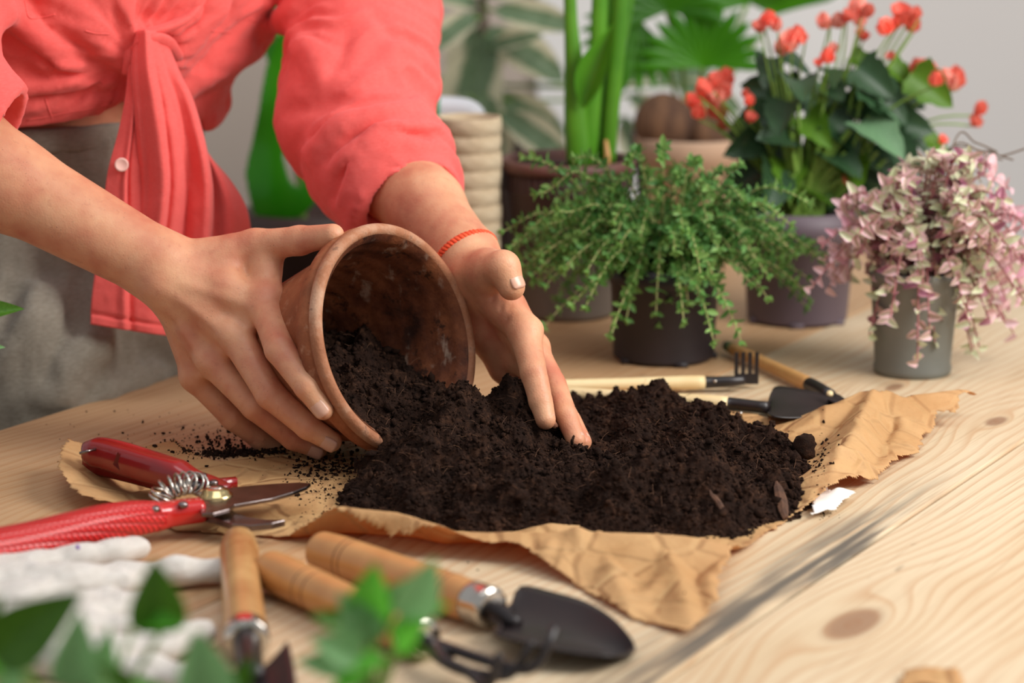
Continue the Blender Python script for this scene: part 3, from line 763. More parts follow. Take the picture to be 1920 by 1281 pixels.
# a clod and wood chips: things that can be picked up
def soil_top(px, py):
    dd = ray(px, py); best = None
    for y in np.arange(1.55, 2.05, .004):
        p = _C+dd*y/dd[1]; z, d_, b_ = soil_z(p[None, :2])
        if p[2] < max(z[0] if d_[0] > 0 else 0, 0)+.001: return p
    return T(px, py)
def rock(p, r, seed, name, label, cat, m):
    V, Fx = IV.copy(), IF
    for _ in range(2):
        e = {}; V = list(V); F3 = []
        def mid(a, b):
            kx = (min(a, b), max(a, b))
            if kx not in e: e[kx] = len(V); V.append(nrm((np.array(V[a])+np.array(V[b]))/2))
            return e[kx]
        for a, b, c in Fx:
            x, y, z = mid(a, b), mid(b, c), mid(c, a); F3 += [(a, x, z), (b, y, x), (c, z, y), (x, y, z)]
        Fx = np.array(F3); V = np.array(V)
    V = V*(1+.22*fbm(V*1.6+seed, 3))[:, None]*np.asarray(r)+p
    return mesh(name, (V, Fx), m, None, True, label, cat)
p = T(1507, 868); rock(A(p[0], p[1], .0135), A(.0095, .0095, .0105), 3, 'soil_clod', 'round dark soil clod standing alone at the right end of the heap', 'clod', MT['soil'])
p = T(1474, 860); rock(A(p[0], p[1], .007), A(.005, .005, .0055), 8, 'soil_clod', 'tiny soil lump just left of the round clod', 'clod', MT['soil'])
def chip(x0, y0, x1, y1, w, label):
    a, b = soil_top(x0, y0)+A(0, 0, .002), soil_top(x1, y1)+A(0, 0, .003)
    V, Fs = tube(resample([a, (a+b)/2+A(0, 0, .001), b], 7), A(.4, .8, 1, 1, .9, .7, .3)*w, 7, .6)
    V = V+(.0006*fbm(V*500, 2))[:, None]; mesh('wood_chip', (V, Fs), MT['bark'], None, False, label, 'wood chip')
chip(1472, 978, 1456, 912, .0045, 'upright brown bark chip stuck in the soil near its right end')
chip(1360, 968, 1330, 928, .0022, 'thin dark bark sliver lying on the soil left of the upright bark chip')
# ------------------------------------------------------------------ person: body, shirt, trousers
LD = A(.5, .8660254, 0); ND = A(.8660254, -.5, 0); UP = A(0, 0, 1.)
BC = A(-.412, 2.168, 0)                       # pelvis centre on plan; the front faces ND, across the table edge
def B3(l, n, z): return BC+LD*l+ND*n+UP*z
person = thing('person', (BC[0], BC[1], FLOOR), 'person in knotted coral shirt and grey-green trousers leaning over the table, tipping the pot', 'person')
# --- joints
rEl, rMid, rW = P(-175, 182, 1.87), P(15, 345, 1.862), P(300, 502, 1.848)
rSh = B3(-.165, .06, .50)
lSh, lEl, lFo, lW = B3(.16, .10, .52), P(655, 215, 2.11), P(800, 388, 1.965), P(876, 486, 1.905)
SLV = [B3(.17, .10, .56), P(696, 20, 2.17), P(676, 140, 2.12), P(660, 222, 2.085), P(715, 310, 2.03), P(748, 362, 2.005)]
RM = {'i': P(497, 573, 1.815), 'm': P(440, 626, 1.812), 'r': P(398, 676, 1.824), 'l': P(366, 706, 1.844)}
RF = {'i': [P(524, 655, 1.764), P(576, 726, 1.7400), P(606, 768, 1.7370)],
      'm': [P(507, 740, 1.778), P(578, 801, 1.7675), P(622, 828, 1.7685)],
      'r': [P(478, 762, 1.802), P(550, 822, 1.804), P(596, 842, 1.806)],
      'l': [P(436, 784, 1.838), P(486, 823, 1.842), P(514, 836, 1.846)]}
RR = {'i': (.0126, .0112, .0096, .0080), 'm': (.0130, .0112, .0096, .0079), 'r': (.0126, .0106, .0092, .0075), 'l': (.0114, .0094, .0082, .0068)}
RT_ = [P(392, 492, 1.852), P(478, 462, 1.848), P(562, 451, 1.829), P(624, 441, 1.809)]
LM = {'i': P(984, 622, 1.838), 'm': P(996, 652, 1.858), 'r': P(974, 672, 1.880), 'l': P(948, 688, 1.897)}
LF = {'i': [P(1001, 700, 1.806), P(1014, 752, 1.793), P(1023, 787, 1.785)],
      'm': [P(1037, 718, 1.832), P(1061, 778, 1.803), P(1080, 826, 1.786)],
      'r': [P(1036, 735, 1.850), P(1070, 790, 1.820), P(1092, 829, 1.797)],
      'l': [P(1000, 752, 1.872), P(1030, 800, 1.850), P(1046, 826, 1.832)]}
LR = {'i': (.0125, .0102, .0092, .0078), 'm': (.0122, .0098, .0088, .0074), 'r': (.0115, .0094, .0085, .0072), 'l': (.0105, .0084, .0076, .0064)}
LT = [P(890, 518, 1.890), P(915, 509, 1.862), P(943, 502, 1.838), P(959, 538, 1.833)]

def hand(F, W_, M, Fi, R, TH, thr, wr, back, mir):
    """palm and five separate fingers, blended only at the roots"""
    mid = (M['m']+M['r'])/2
    F.chain([W_, W_+(mid-W_)*.25], [wr, wr*.92], .012)
    for k, r0, r1 in (('i', .0150, .0120), ('m', .0150, .0118), ('r', .0140, .0112), ('l', .0130, .0102)):
        F.cap(W_+(M[k]-W_)*.18, M[k], r0, r1, .010)
    for a, b in (('i', 'm'), ('m', 'r'), ('r', 'l')): F.cap((W_+M[a]*2)/3, (M[a]+M[b])/2, .012, .0095, .008)
    F.cap(W_, TH[0], wr*.72, thr[0], .012); F.cap(TH[0], TH[1], thr[0], thr[1], .008)
    F.cap((TH[0]+TH[1])/2, W_+(M['i']-W_)*.62, thr[1]*.95, .0125, .012)     # web of the thumb
    F.cap(TH[0], (M['m']+W_)/2, thr[0]*.9, .011, .014)
    fing = F.clone()
    for k in 'imrl':
        g = F.clone(); pts = [M[k]]+Fi[k]; g.chain(pts, list(R[k]), .0022)
        # swollen middle joint, slightly waisted phalanges
        g.groove([(pts[0]*.45+pts[1]*.55)-back*.0, (pts[0]*.3+pts[1]*.7)], .0004, .010)
        g.groove([pts[1]-(pts[1]-pts[0])*.08, pts[1]+(pts[2]-pts[1])*.08], -.0006, .009)
        fing.g = Field.smin(fing.g, g.g, .0012)
    g = F.clone(); g.chain(TH[1:], list(thr[1:]), .004); g.groove([TH[2]*.9+TH[1]*.1, TH[2]*.9+TH[3]*.1], -.0007, .011)
    fing.g = Field.smin(fing.g, g.g, .0012)
    F.g = Field.smin(F.g, fing.g, .0065)
    for k in 'imrl':                       # knuckle heads and tendons on the back, creases over the joints
        F.groove([M[k]+back*R[k][0]*.8, M[k]+back*R[k][0]*.8+(Fi[k][0]-M[k])*.05], -.0012 if k == 'i' else -.0022, .0085)
        a = M[k]+back*R[k][0]; b = W_+(M[k]-W_)*.3+back*wr*.75
        F.groove([b, (a+b)/2, a], [-.0006, -.0016, -.0012], .0042)
        for j, dp in ((0, .0013), (1, .0010)):
            p = Fi[k][j]; d = nrm(Fi[k][j]-(M[k] if j == 0 else Fi[k][j-1])); up = nrm(back-d*(back @ d)); s = np.cross(d, up); r = R[k][j+1]
            for o in (-.0030, 0, .0030): F.groove([p+up*r-s*r*.7+d*o, p+up*r*1.05+d*o, p+up*r+s*r*.7+d*o], dp, .0013)
    ks = 'imrl'
    for a, b in zip(ks[:-1], ks[1:]):     # hollows between the knuckles and between the tendons
        F.groove([(M[a]+M[b])/2+back*.012, (M[a]+M[b])/2+back*.011+(W_-M[a])*.25], [.0024, .0006], .006)
rback = nrm(np.cross(RM['l']-RM['i'], rW-RM['m'])); rback = rback if rback @ A(-.3, -1, .3) > 0 else -rback
lback = A(.80, .30, .2); lback = nrm(lback)
VOX = .0013
def quadmesh(F, it): V, Q = F.mesh(); return relax(V, Q, it, .5), Q
_FR = Field((-.60, 1.70, -.004), (-.10, 2.0, .33), VOX)
def build_arm(which):
    if which == 'r':
        F = _FR
        F.chain([rEl, rMid, rW], [.040, .0352, .0262], .012)
        F.cap(rMid+A(0, .006, .008), rW+A(0, .004, .004), .024, .020, .012)
        hand(F, rW, RM, RF, RR, RT_, (.0155, .0128, .0108, .0088), .0262, rback, 1)
        F.chain([P(505, 466, 1.846), P(500, 505, 1.838), P(503, 556, 1.820)], [.0085, .0098, .0115], .010)
        F.groove([P(285, 548, 1.822), P(292, 540, 1.822)], -.003, .010)
    else:
        F = Field((-.26, 1.74, -.006), (.09, 2.20, .33), VOX)
        F.chain([SLV[4], lFo, lW], [.042, .0300, .0235], .012)
        F.cap(lFo, lW+A(.003, 0, .004), .022, .020, .01)
        hand(F, lW, LM, LF, LR, LT, (.0195, .0170, .0130, .0106), .0235, lback, -1)
        F.cap(lW+A(0, 0, -.008), P(916, 620, 1.898), .018, .016, .014); F.cap(P(916, 620, 1.898), LM['l'], .016, .011, .012)
        for a, b in ((P(938, 548, 1.842), P(940, 580, 1.845)), (P(952, 548, 1.838), P(955, 575, 1.842)), (P(925, 556, 1.85), P(925, 590, 1.855))): F.groove([a, b], .0010, .0022)
        F.groove([P(955, 600, 1.84), P(952, 650, 1.845), P(968, 700, 1.85)], .0012, .003)
    return F
FR = build_arm('r'); FL = build_arm('l')
TZ = [.05, .15, .215, .27, .36, .46, .56]
def torso(F, g, k=.012):
    F.column(BC, LD, ND, TZ, [.165+g, .145+g, .132+g, .130+g, .142+g, .155+g, .15+g], [.108+g, .097+g, .092+g, .092+g, .105+g, .115+g, .10+g], [0, .0, .008, .018, .04, .06, .07], k)
FB = Field((-.80, 1.80, -.02), (.0, 2.50, .64), .005)
torso(FB, 0)
FB.cap(rSh, rEl, .046, .041, .03); FB.chain(SLV[:5], [.05, .046, .045, .043, .040], .03); FB.cap(rSh, lSh, .055, .055, .04); FB.cap(B3(0, .08, .54), B3(0, .10, .62), .05, .048, .03)
FB.cap(rEl, rMid, .040, .033, .01); FB.cap(SLV[4], lFo, .040, .028, .01)
parts = []
for F, it in ((FR, 1), (FL, 1), (FB, 2)):
    V, Q = quadmesh(F, it); parts.append((V, Q))
n = 0; VV = []; QQ = []
for V, Q in parts: VV.append(V); QQ.append(Q+n); n += len(V)
mesh('body', (np.concatenate(VV), np.concatenate(QQ)), MT['skin'], person)

# --- fingernails
def nail(tip, prev, back, r, w, L, back_off=.52, lift=0.):
    d = nrm(tip-prev); up = nrm(back-d*(back @ d)); s = np.cross(d, up)
    V = []; nu, nv = 9, 9
    for j in range(nv):
        v = j/(nv-1); along = (-back_off*L+L*v); ww = w*(1-.25*(1-v)**4)*(1 if v < .8 else math.sqrt(max(1-((v-.8)/.26)**2, .05)))
        for i in range(nu):
            u = -1+2*i/(nu-1); a = u*ww/r
            drop = r*.10*max(v-.55, 0)**2*4+r*.03*(1-v)**3
            V.append(tip+d*(along-r*.1)+(up*math.cos(a)+s*math.sin(a))*(r*1.005+lift-drop))
    Fs = [(j*nu+i, j*nu+i+1, (j+1)*nu+i+1, (j+1)*nu+i) for j in range(nv-1) for i in range(nu-1)]
    o = mesh('fingernail', (np.array(V), Fs), MT['nail'], person); solid(o, .0004, 0); return o
def outw(p):
    s, r = pot_sr(p); ax = PC-PN*s; return nrm(p-ax)
for k in 'imr': nail(RF[k][2], RF[k][1], outw(RF[k][2])*.75+A(.35, -.35, .1), RR[k][3], .0064, .0130, .60, .0004)
nail(LT[3], LT[2], A(.66, -.74, .2), .0107, .0070, .0130, .55, .0005)
nail(LF['i'][2], LF['i'][1], A(.9, -.1, .25), LR['i'][3], .0052, .0100, .72, -.0001); nail(LF['m'][2], LF['m'][1], A(.9, -.1, .3), LR['m'][3], .0052, .0100, .72, -.0001); nail(LF['r'][2], LF['r'][1], A(.9, .0, .3), LR['r'][3], .0052, .0100, .72, -.0001)

# --- braided cord bracelet on the far wrist
wd = nrm(lW-lFo); x = nrm(np.cross(wd, UP)); y = np.cross(x, wd); c = lW-wd*.004
for ph in (0, math.pi):
    pts = [c+(x*math.cos(a)+y*math.sin(a))*(.0258+.0018*math.cos(a*26+ph))+wd*(.0018*math.sin(a*26+ph)+.006*math.cos(a-1.2)) for a in np.linspace(0, 2*math.pi, 200)]
    if ph == 0: br = [tube(pts, .0019, 6, cap=False)]
    else: br.append(tube(pts, .0019, 6, cap=False))
mesh('bracelet', join(br), MT['cord'], person, label='braided coral cord bracelet')

# --- trousers
FT = Field((-.84, 1.82, -.30), (-.10, 2.52, .25), .004)
FT.column(BC, LD, ND, [-.30, -.10, .02, .10, .17, .222], [.165, .170, .178, .172, .155, .143], [.125, .125, .122, .116, .108, .104], [.0, .0, .0, .0, .004, .009], .01)
FT.cap(B3(-.09, .045, .03), B3(-.095, .02, -.3), .088, .085, .02); FT.cap(B3(.09, .045, .03), B3(.095, .02, -.3), .088, .085, .02)
FOLD = 1.8
def folds(F, lst, y0, y1, ws=.62):
    """press grooves (+) and ridges (-) into a cloth body along paths seen on its surface"""
    todo = []
    for px, dp, w in lst:
        pts = [F.hit(a, b, y0, y1) for a, b in resample(px, max(5, len(px)*4))]
        pts = [p for i, p in enumerate(pts) if i == 0 or np.linalg.norm(p-pts[i-1]) < .06]
        todo.append((pts, dp, w))
    for pts, dp, w in todo:
        if len(pts) < 2: continue
        n = len(pts); taper = np.sin(np.linspace(.10, 1, n)*math.pi*.94)**.6
        F.groove(pts, dp*taper*FOLD, w*ws*(.8 if dp > 0 else 1.05), 1.35 if dp > 0 else 2.)
folds(FT, [([(60, 760), (110, 650), (150, 560), (160, 480)], .006, .010), ([(100, 740), (160, 660), (210, 640)], -.006, .010), ([(0, 560), (60, 520), (120, 500)], .005, .009),
                  ([(20, 700), (50, 620), (60, 540)], -.006, .012), ([(150, 745), (220, 690), (320, 650)], .006, .009), ([(180, 750), (260, 710), (345, 690)], -.005, .009), ([(10, 640), (30, 560), (20, 480)], .006, .010),
                  ([(0, 760), (60, 740), (140, 745)], -.006, .012), ([(230, 640), (280, 650), (330, 700)], .005, .008), ([(110, 300), (120, 380)], .002, .006), ([(160, 290), (170, 420)], -.002, .008), ([(90, 620), (120, 560)], -.004, .01), ([(300, 640), (340, 670)], -.004, .010)], 1.7, 2.45, 1.0)
V, Q = quadmesh(FT, 1)
VN = vnormals(V, Q); V = V+((1-2*np.abs(fbm(np.c_[V[:, 0]*26, V[:, 1]*26, V[:, 2]*7], 2)))*.0055+.001*fbm(V*60, 2))[:, None]*VN
tr = mesh('trousers', (V, Q), MT['trousers'], person, label='loose grey-green linen trousers')
wb = []
zs = .219
ring = [B3(.1452*math.cos(a), .1062*math.sin(a)+.009, zs+.0004*math.sin(a*23)) for a in np.linspace(0, 2*math.pi, 120, endpoint=False)]
mesh('waistband', tube(ring+[ring[0]], .0026, 8, 4.4, cap=False), MT['trousers'], person)
for s in (-1, 1):                               # lower legs and shoes behind the table, down to the floor
    mesh('trouser_leg', tube([B3(.093*s, .02, -.26), B3(.10*s, .0, -.48), B3(.10*s, -.02, FLOOR+.05)], [.088, .075, .07], 20), MT['trousers'], person)
    mesh('shoe', tube(resample([B3(.10*s, -.08, FLOOR+.04), B3(.10*s, -.02, FLOOR+.045), B3(.105*s, .08, FLOOR+.035), B3(.11*s, .15, FLOOR+.028)], 9), [.02, .036, .04, .042, .044, .045, .044, .038, .02], 14, .7), MT['white_paper'], person)

# --- shirt: one surface for front, back and sleeves; folds run into the knot
FS = Field((-.80, 1.74, .12), (.06, 2.50, .66), .0030)
FS.column(BC, LD, ND, [.20, .245, .29, .36, .46, .60], [.150, .168, .182, .190, .19, .17], [.108, .118, .132, .145, .15, .13], [.014, .024, .040, .055, .07, .08], .01, [0, .0, .004, .008, .01, .01])
FS.cap(rSh, rEl+(rSh-rEl)*.1, .072, .060, .03); FS.cap(rEl+(rSh-rEl)*.1, P(-8, 258, 1.866), .054, .0465, .02)
slv = SLV
FS.chain(slv, [.082, .0570, .0615, .0590, .0560, .0535], .02)
FS.cap(P(580, -80, 2.16), P(566, 18, 2.15), .03, .016, .02)
# hem: cut along a slanting line, lifted toward the knot
hem_px = [(-250, 262), (-100, 250), (45, 236), (120, 222), (190, 208), (236, 186), (300, 170), (345, 235), (385, 262), (420, 262)]
hx = np.array([P(a, b, 2.02) for a, b in hem_px])
Xg, Yg, Zg = np.meshgrid(*FS.ax, indexing='ij'); Xg, Yg, Zg = (q_.astype(np.float32) for q_ in (Xg, Yg, Zg))
lc = (Xg-BC[0])*LD[0]+(Yg-BC[1])*LD[1]; nc = (Xg-BC[0])*ND[0]+(Yg-BC[1])*ND[1]
zcut = np.interp(Xg*2.02/Yg, hx[:, 0], hx[:, 2]) + (Yg-2.02)*0
body_zone = (np.abs(lc) < .24) & (nc < .24) & (Zg < .42)
# distance to the sleeves decides who owns a point
def segd(a, b):
    d = b-a; t = np.clip(((Xg-a[0])*d[0]+(Yg-a[1])*d[1]+(Zg-a[2])*d[2])/(d @ d), 0, 1)
    return np.sqrt((Xg-a[0]-t*d[0])**2+(Yg-a[1]-t*d[1])**2+(Zg-a[2]-t*d[2])**2)
dsl = np.minimum.reduce([segd(slv[i], slv[i+1]) for i in range(1, 5)])-.062
dsr = np.minimum(segd(rSh, rEl), segd(rEl, P(8, 262, 1.866)))-.062
cutm = (dsl > .004) & (dsr > .004)
FS.g = np.where(cutm, np.maximum(FS.g, (zcut-Zg)*.8), FS.g).astype(np.float32)
def cuff_cut(a, b, rin, depth):
    """end the sleeve square at b and hollow it round the arm"""
    global FS
    d = nrm(b-a); h = (Xg-b[0])*d[0]+(Yg-b[1])*d[1]+(Zg-b[2])*d[2]
    r = np.sqrt(np.maximum((Xg-b[0])**2+(Yg-b[1])**2+(Zg-b[2])**2-h*h, 0))
    near = (r < .11) & (h > -depth)
    FS.g = np.where(near & (h > -.02), np.maximum(FS.g, h), FS.g)
    FS.g = np.where(near, np.maximum(FS.g, np.minimum(rin-r, h+depth+.0)), FS.g).astype(np.float32)
KN = P(268, 118, 1.985)
S_F = [  # shirt front (px path, +groove/-ridge, width)
    ([(-40, -10), (0, 20), (47, 50), (103, 116), (150, 142)], -.010, .016), ([(-30, 50), (19, 72), (78, 103), (125, 140), (200, 150)], .010, .010),
    ([(-60, 166), (0, 168), (94, 164), (175, 151), (225, 146)], -.009, .010), ([(-60, 180), (0, 180), (119, 176), (235, 170)], .0065, .0055), ([(110, 143), (170, 143), (212, 141), (240, 152)], .009, .007),
    ([(120, 60), (162, 103), (200, 132), (238, 150)], .009, .009), ([(160, 40), (200, 90), (235, 130)], -.007, .012), ([(244, -10), (246, 60), (241, 112)], -.010, .010), ([(256, -10), (254, 40), (250, 88)], .010, .007),
    ([(250, 52), (275, 50), (300, 57), (330, 48), (358, 32), (372, 0)], -.008, .006), ([(262, 70), (300, 68), (335, 58), (368, 38), (384, 0)], .010, .006), ([(262, 40), (300, 40), (340, 25)], .006, .010),
    ([(330, 108), (362, 78), (400, 30), (415, 0)], -.010, .013), ([(312, 60), (345, 66), (362, 78)], -.006, .008), ([(340, 152), (387, 117), (420, 84), (450, 54), (490, 8)], .011, .010), ([(395, 62), (430, 20), (440, 0)], .007, .009),
    ([(350, 165), (400, 135), (469, 100), (531, 44), (575, 0)], -.010, .018), ([(362, 192), (400, 176), (437, 156), (466, 136)], .010, .008), ([(384, 245), (410, 215), (436, 186)], -.008, .014), ([(455, 30), (490, 8), (520, -20)], -.005, .01),
    ([(0, 200), (60, 205), (150, 195), (225, 180)], -.003, .010), ([(-20, 110), (40, 130), (90, 150)], .007, .012), ([(60, 0), (70, 30), (100, 60)], .005, .008)]
S_S = [  # sleeve
    ([(640, 176), (690, 150), (725, 118), (760, 90)], -.007, .012), ([(584, 290), (630, 245), (680, 218), (740, 202), (790, 190)], -.010, .013), ([(640, 190), (690, 186), (742, 180), (790, 170)], .011, .012),
    ([(535, 206), (580, 204), (630, 196), (680, 200)], .009, .012), ([(590, 260), (640, 220), (700, 204), (760, 196)], .006, .009), ([(640, 310), (690, 272), (732, 246), (783, 234), (812, 236)], -.009, .012), ([(620, 300), (660, 262), (720, 232)], .008, .009),
    ([(627, 372), (640, 340), (662, 300), (701, 268), (750, 252), (785, 253), (806, 256)], .0085, .0055), ([(640, 376), (655, 340), (680, 306), (715, 280), (760, 264), (796, 267)], -.004, .008),
    ([(545, 60), (580, 110), (600, 150)], -.006, .014), ([(700, 20), (730, 60), (780, 80)], .005, .012), ([(800, 120), (812, 160), (780, 180)], -.006, .012), ([(650, 60), (640, 110), (620, 140)], .005, .012), ([(680, 380), (720, 330), (780, 300)], .004, .012)]
folds(FS, S_F, 1.93, 2.4)
folds(FS, S_S, 1.85, 2.4)
cuff_cut(rEl, P(4, 266, 1.866), .0390, .03)
cuff_cut(P(690, 250, 2.06), P(768, 384, 1.988), .0405, .05)
V, Q = quadmesh(FS, 1)
VN = vnormals(V, Q)
kn = A(-.312, 2.02, .288); rel = V-kn; a2 = np.arctan2(rel @ UP, rel @ LD); rr2 = np.sqrt((rel @ UP)**2+(rel @ LD)**2)
dS = np.min([seg_dist(V, SLV[i], SLV[i+1])[0] for i in range(1, 5)], 0); dR = np.minimum(seg_dist(V, rSh, rEl)[0], seg_dist(V, rEl, rMid)[0])
onbody = np.clip((np.minimum(dS, dR)-.068)/.02, 0, 1)*np.clip((rel @ ND+.09)/.05, 0, 1)
nz1 = fbm(np.c_[np.cos(a2)*3.4+5, np.sin(a2)*3.4, rr2*7], 2); nz2 = fbm(np.c_[np.cos(a2)*7+1, np.sin(a2)*7, rr2*10], 2)
pleat = (1-2*np.abs(nz1))*.0042+(1-2*np.abs(nz2))*.0020
V = V+(onbody*pleat*np.clip((rr2-.012)/.03, 0, 1)*np.exp(-rr2/.22))[:, None]*VN
ax = nrm(SLV[5]-SLV[2]); t_ = V @ ax; s_ = V @ nrm(A(.6, .2, .5)); onsl = np.clip((.085-dS)/.01, 0, 1)
w1 = fbm(np.c_[t_*38+fbm(V*14, 2)*.9, s_*7, V[:, 2]*7], 2)
V = V+(onsl*((1-2*np.abs(w1))*.0042))[:, None]*VN
V = V+(.0012*fbm(V*30, 3)+.0005*fbm(V*110, 2))[:, None]*VN
shirt = mesh('shirt', (V, Q), MT['shirt'], person, label='coral linen shirt tied in a front knot')
# cuff edge bands
def ringband(c, d, r, t, w, name='cuff'):
    d = nrm(d); x = nrm(np.cross(d, UP)); y = np.cross(x, d)
    mesh(name, lathe([(r-t, 0), (r, -.0008), (r+t*.6, 0), (r+t, .004), (r+t, w), (r, w+.001), (r-t, w)], c, -d, 64, True), MT['shirt'], shirt)
# --- knot and hanging tails: cloth sheets lofted between their two long edges
def loft(name, Lp, Rp, y, yR, fold_fn, nu=40, nv=60, th=.0016, bulge=.012, parent=None, lbl=None):
    Lc = resample([P(a, b, yy) for (a, b), yy in zip(Lp, y)], nv); Rc = resample([P(a, b, yy) for (a, b), yy in zip(Rp, yR)], nv)
    V = []
    out = nrm(A(.25, -1, .15))
    for j in range(nv):
        for i in range(nu):
            u = i/(nu-1); v = j/(nv-1)
            V.append(Lc[j]*(1-u)+Rc[j]*u+out*(bulge*math.sin(math.pi*u)+fold_fn(u, v)))
    V = np.array(V); V = V+(.0008*fbm(V*60, 3))[:, None]*out
    Fs = [(j*nu+i, j*nu+i+1, (j+1)*nu+i+1, (j+1)*nu+i) for j in range(nv-1) for i in range(nu-1)]
    o = mesh(name, (V, Fs), MT['shirt'], parent or shirt, label=lbl); solid(o, th, 0); return o
G = lambda u, c, w: math.exp(-((u-c)/w)**2)
# wide front tail falling from the knot
loft('shirt_tail', [(252, 60), (246, 130), (250, 190), (256, 260), (262, 340), (258, 400), (250, 470)], [(304, 60), (338, 140), (362, 190), (384, 270), (396, 340), (398, 395), (396, 450)], [2.012, 2.000, 1.996, 1.996, 1.998, 2.0, 2.004], [2.028, 2.028, 2.032, 2.036, 2.04, 2.04, 2.04],
     lambda u, v: .013*G(u, .28, .14)-.016*min(1, v*1.5)*G(u, .70-.06*v, .09)+.012*G(u, .90, .08)*min(1, 2*v)-.010*min(1, v*1.4)*G(u, .47-.12*v, .05)+.004*G(u, .06, .04)+.005*G(u, .62+.1*v, .05)*v*(1-v)*3+.003*math.sin(u*9+v*7)*v, 48, 70, bulge=.016)
# narrow buttoned tail on its left, long, ending below the arm
loft('shirt_tail', [(243, 112), (236, 180), (222, 250), (203, 320), (192, 400), (182, 480), (172, 560), (170, 608)], [(262, 120), (266, 190), (270, 260), (275, 330), (285, 420), (300, 520), (312, 590), (318, 630)], [2.008, 2.002, 1.996, 1.992, 1.99, 1.99, 1.99, 1.99], [2.02, 2.014, 2.01, 2.008, 2.008, 2.01, 2.012, 2.014],
     lambda u, v: .004*G(u, .42, .05)-.004*G(u, .5, .05)+.006*v*G(u, .8, .15)-.003*G(v, .93, .012), 40, 80, bulge=.008)
# short tail showing behind on the right
loft('shirt_tail', [(360, 250), (380, 320), (385, 380), (384, 450)], [(388, 290), (432, 340), (462, 392), (472, 452)], [2.06, 2.06, 2.06, 2.06], [2.09, 2.085, 2.08, 2.08],
     lambda u, v: .006*G(u, .5, .2)-.005*G(u, .25, .1), 24, 40, bulge=.010)
# band that crosses over and closes the knot
def band(px, ys, r, flat, name='knot_band'):
    pts = resample([P(a, b, y) for (a, b), y in zip(px, ys)], 24)
    V, Fs = tube(pts, r*np.array([.75+.25*math.sin(math.pi*i/23) for i in range(24)]), 20, flat)
    V = V+(.0022*fbm(V*50, 2))[:, None]*A(.2, -1, .2); o = mesh(name, (V, Fs), MT['shirt'], shirt); return o
band([(236, 66), (262, 62), (300, 56), (345, 36), (372, 2), (380, -30)], [2.026, 2.016, 2.022, 2.040, 2.057, 2.072], .0105, .42)
band([(250, 104), (266, 82), (292, 74), (314, 82), (334, 110)], [2.018, 2.006, 2.010, 2.024, 2.05], .0075, .55)
band([(246, -20), (249, 30), (249, 70), (243, 112), (238, 140)], [2.030, 2.024, 2.014, 2.010, 2.012], .0060, .7)
# pearl button
bp = P(228, 309, 1.9855); nb = nrm(A(.15, -1, .1))
bt = lathe([(0, -.0006), (.0052, -.0006), (.0058, .0006), (.0050, .0012), (.0040, .0006), (0, .0004)], bp, nb, 28)
b = mesh('button', bt, MT['button'], shirt, label='pale pearl button')

# stitched seams lying on the cloth: hem, side seam, pocket edges
from mathutils.bvhtree import BVHTree
_me = shirt.data; _ov = np.array(wloc(shirt))
bvh = BVHTree.FromPolygons([tuple(v) for v in (np.array([v.co[:] for v in _me.vertices])+_ov).tolist()], [list(p.vertices) for p in _me.polygons])
def on_shirt(px, py):
    d = Vector(ray(px, py).tolist()); h = bvh.ray_cast(Vector(_C.tolist()), d.normalized(), 4); return np.array(h[0]) if h[0] is not None else None
for path in ([(50, 226), (90, 219), (140, 209), (190, 199), (224, 186)], [(84, 184), (90, 202), (98, 222)], [(46, 2), (54, 32), (78, 33), (104, 27)], [(466, 37), (490, 41), (502, 36), (518, 4)], [(396, 58), (414, 60), (434, 60)], [(160, 58), (180, 63), (205, 64)]):
    pts = [on_shirt(*q[:2]) for q in resample(np.c_[np.array(path, float), np.zeros(len(path))], 24)]
    pts = [p for p in pts if p is not None]
    if len(pts) > 4: mesh('seam', tube(pts, .0007, 5), MT['shirt'], shirt)
# ------------------------------------------------------------------ secateurs (red bypass pruner, open)
def mid2(a, b): return (a+b)/2
sec = thing('secateurs', T(405, 945), 'open red secateurs with textured grip, lying across the left of the brown paper', 'secateurs')
z0 = .0175
hp = resample([T(-120, 1052, z0+.004), T(-40, 1038, z0+.004), T(60, 1018, z0+.003), T(160, 992, z0+.003), T(240, 974, z0+.002), T(290, 968, z0), T(330, 962, z0), T(378, 956, z0)], 44)
rr_ = np.interp(np.linspace(0, 1, 44), [0, .25, .5, .68, .8, 1], [.0150, .0150, .0146, .0126, .0104, .0100])
mesh('grip', tube(hp[:33], rr_[:33], 20, np.linspace(.95, .85, 33), power=2.6), MT['grip'], sec, label='cross-hatched red vinyl grip')
mesh('handle', tube(hp[30:], rr_[30:]-np.linspace(.0004, 0, 14), 20, np.linspace(.85, .8, 14), power=3.4), MT['red'], sec)
h2 = resample([T(162, 846, .030), T(200, 851, .030), T(250, 866, .028), T(310, 884, .026), T(352, 896, .024), T(392, 905, .022), T(425, 917, .020)], 40)
w2 = np.interp(np.linspace(0, 1, 40), [0, .08, .3, .6, .72, .85, 1], [.0070, .0100, .0112, .0108, .0088, .0078, .0066])
far = mesh('handle', tube(h2, w2, 20, np.interp(np.linspace(0, 1, 40), [0, .6, .75, 1], [1.1, 1.0, .62, .45]), power=2.8), MT['red_dark'], sec, label='smooth deep red handle')
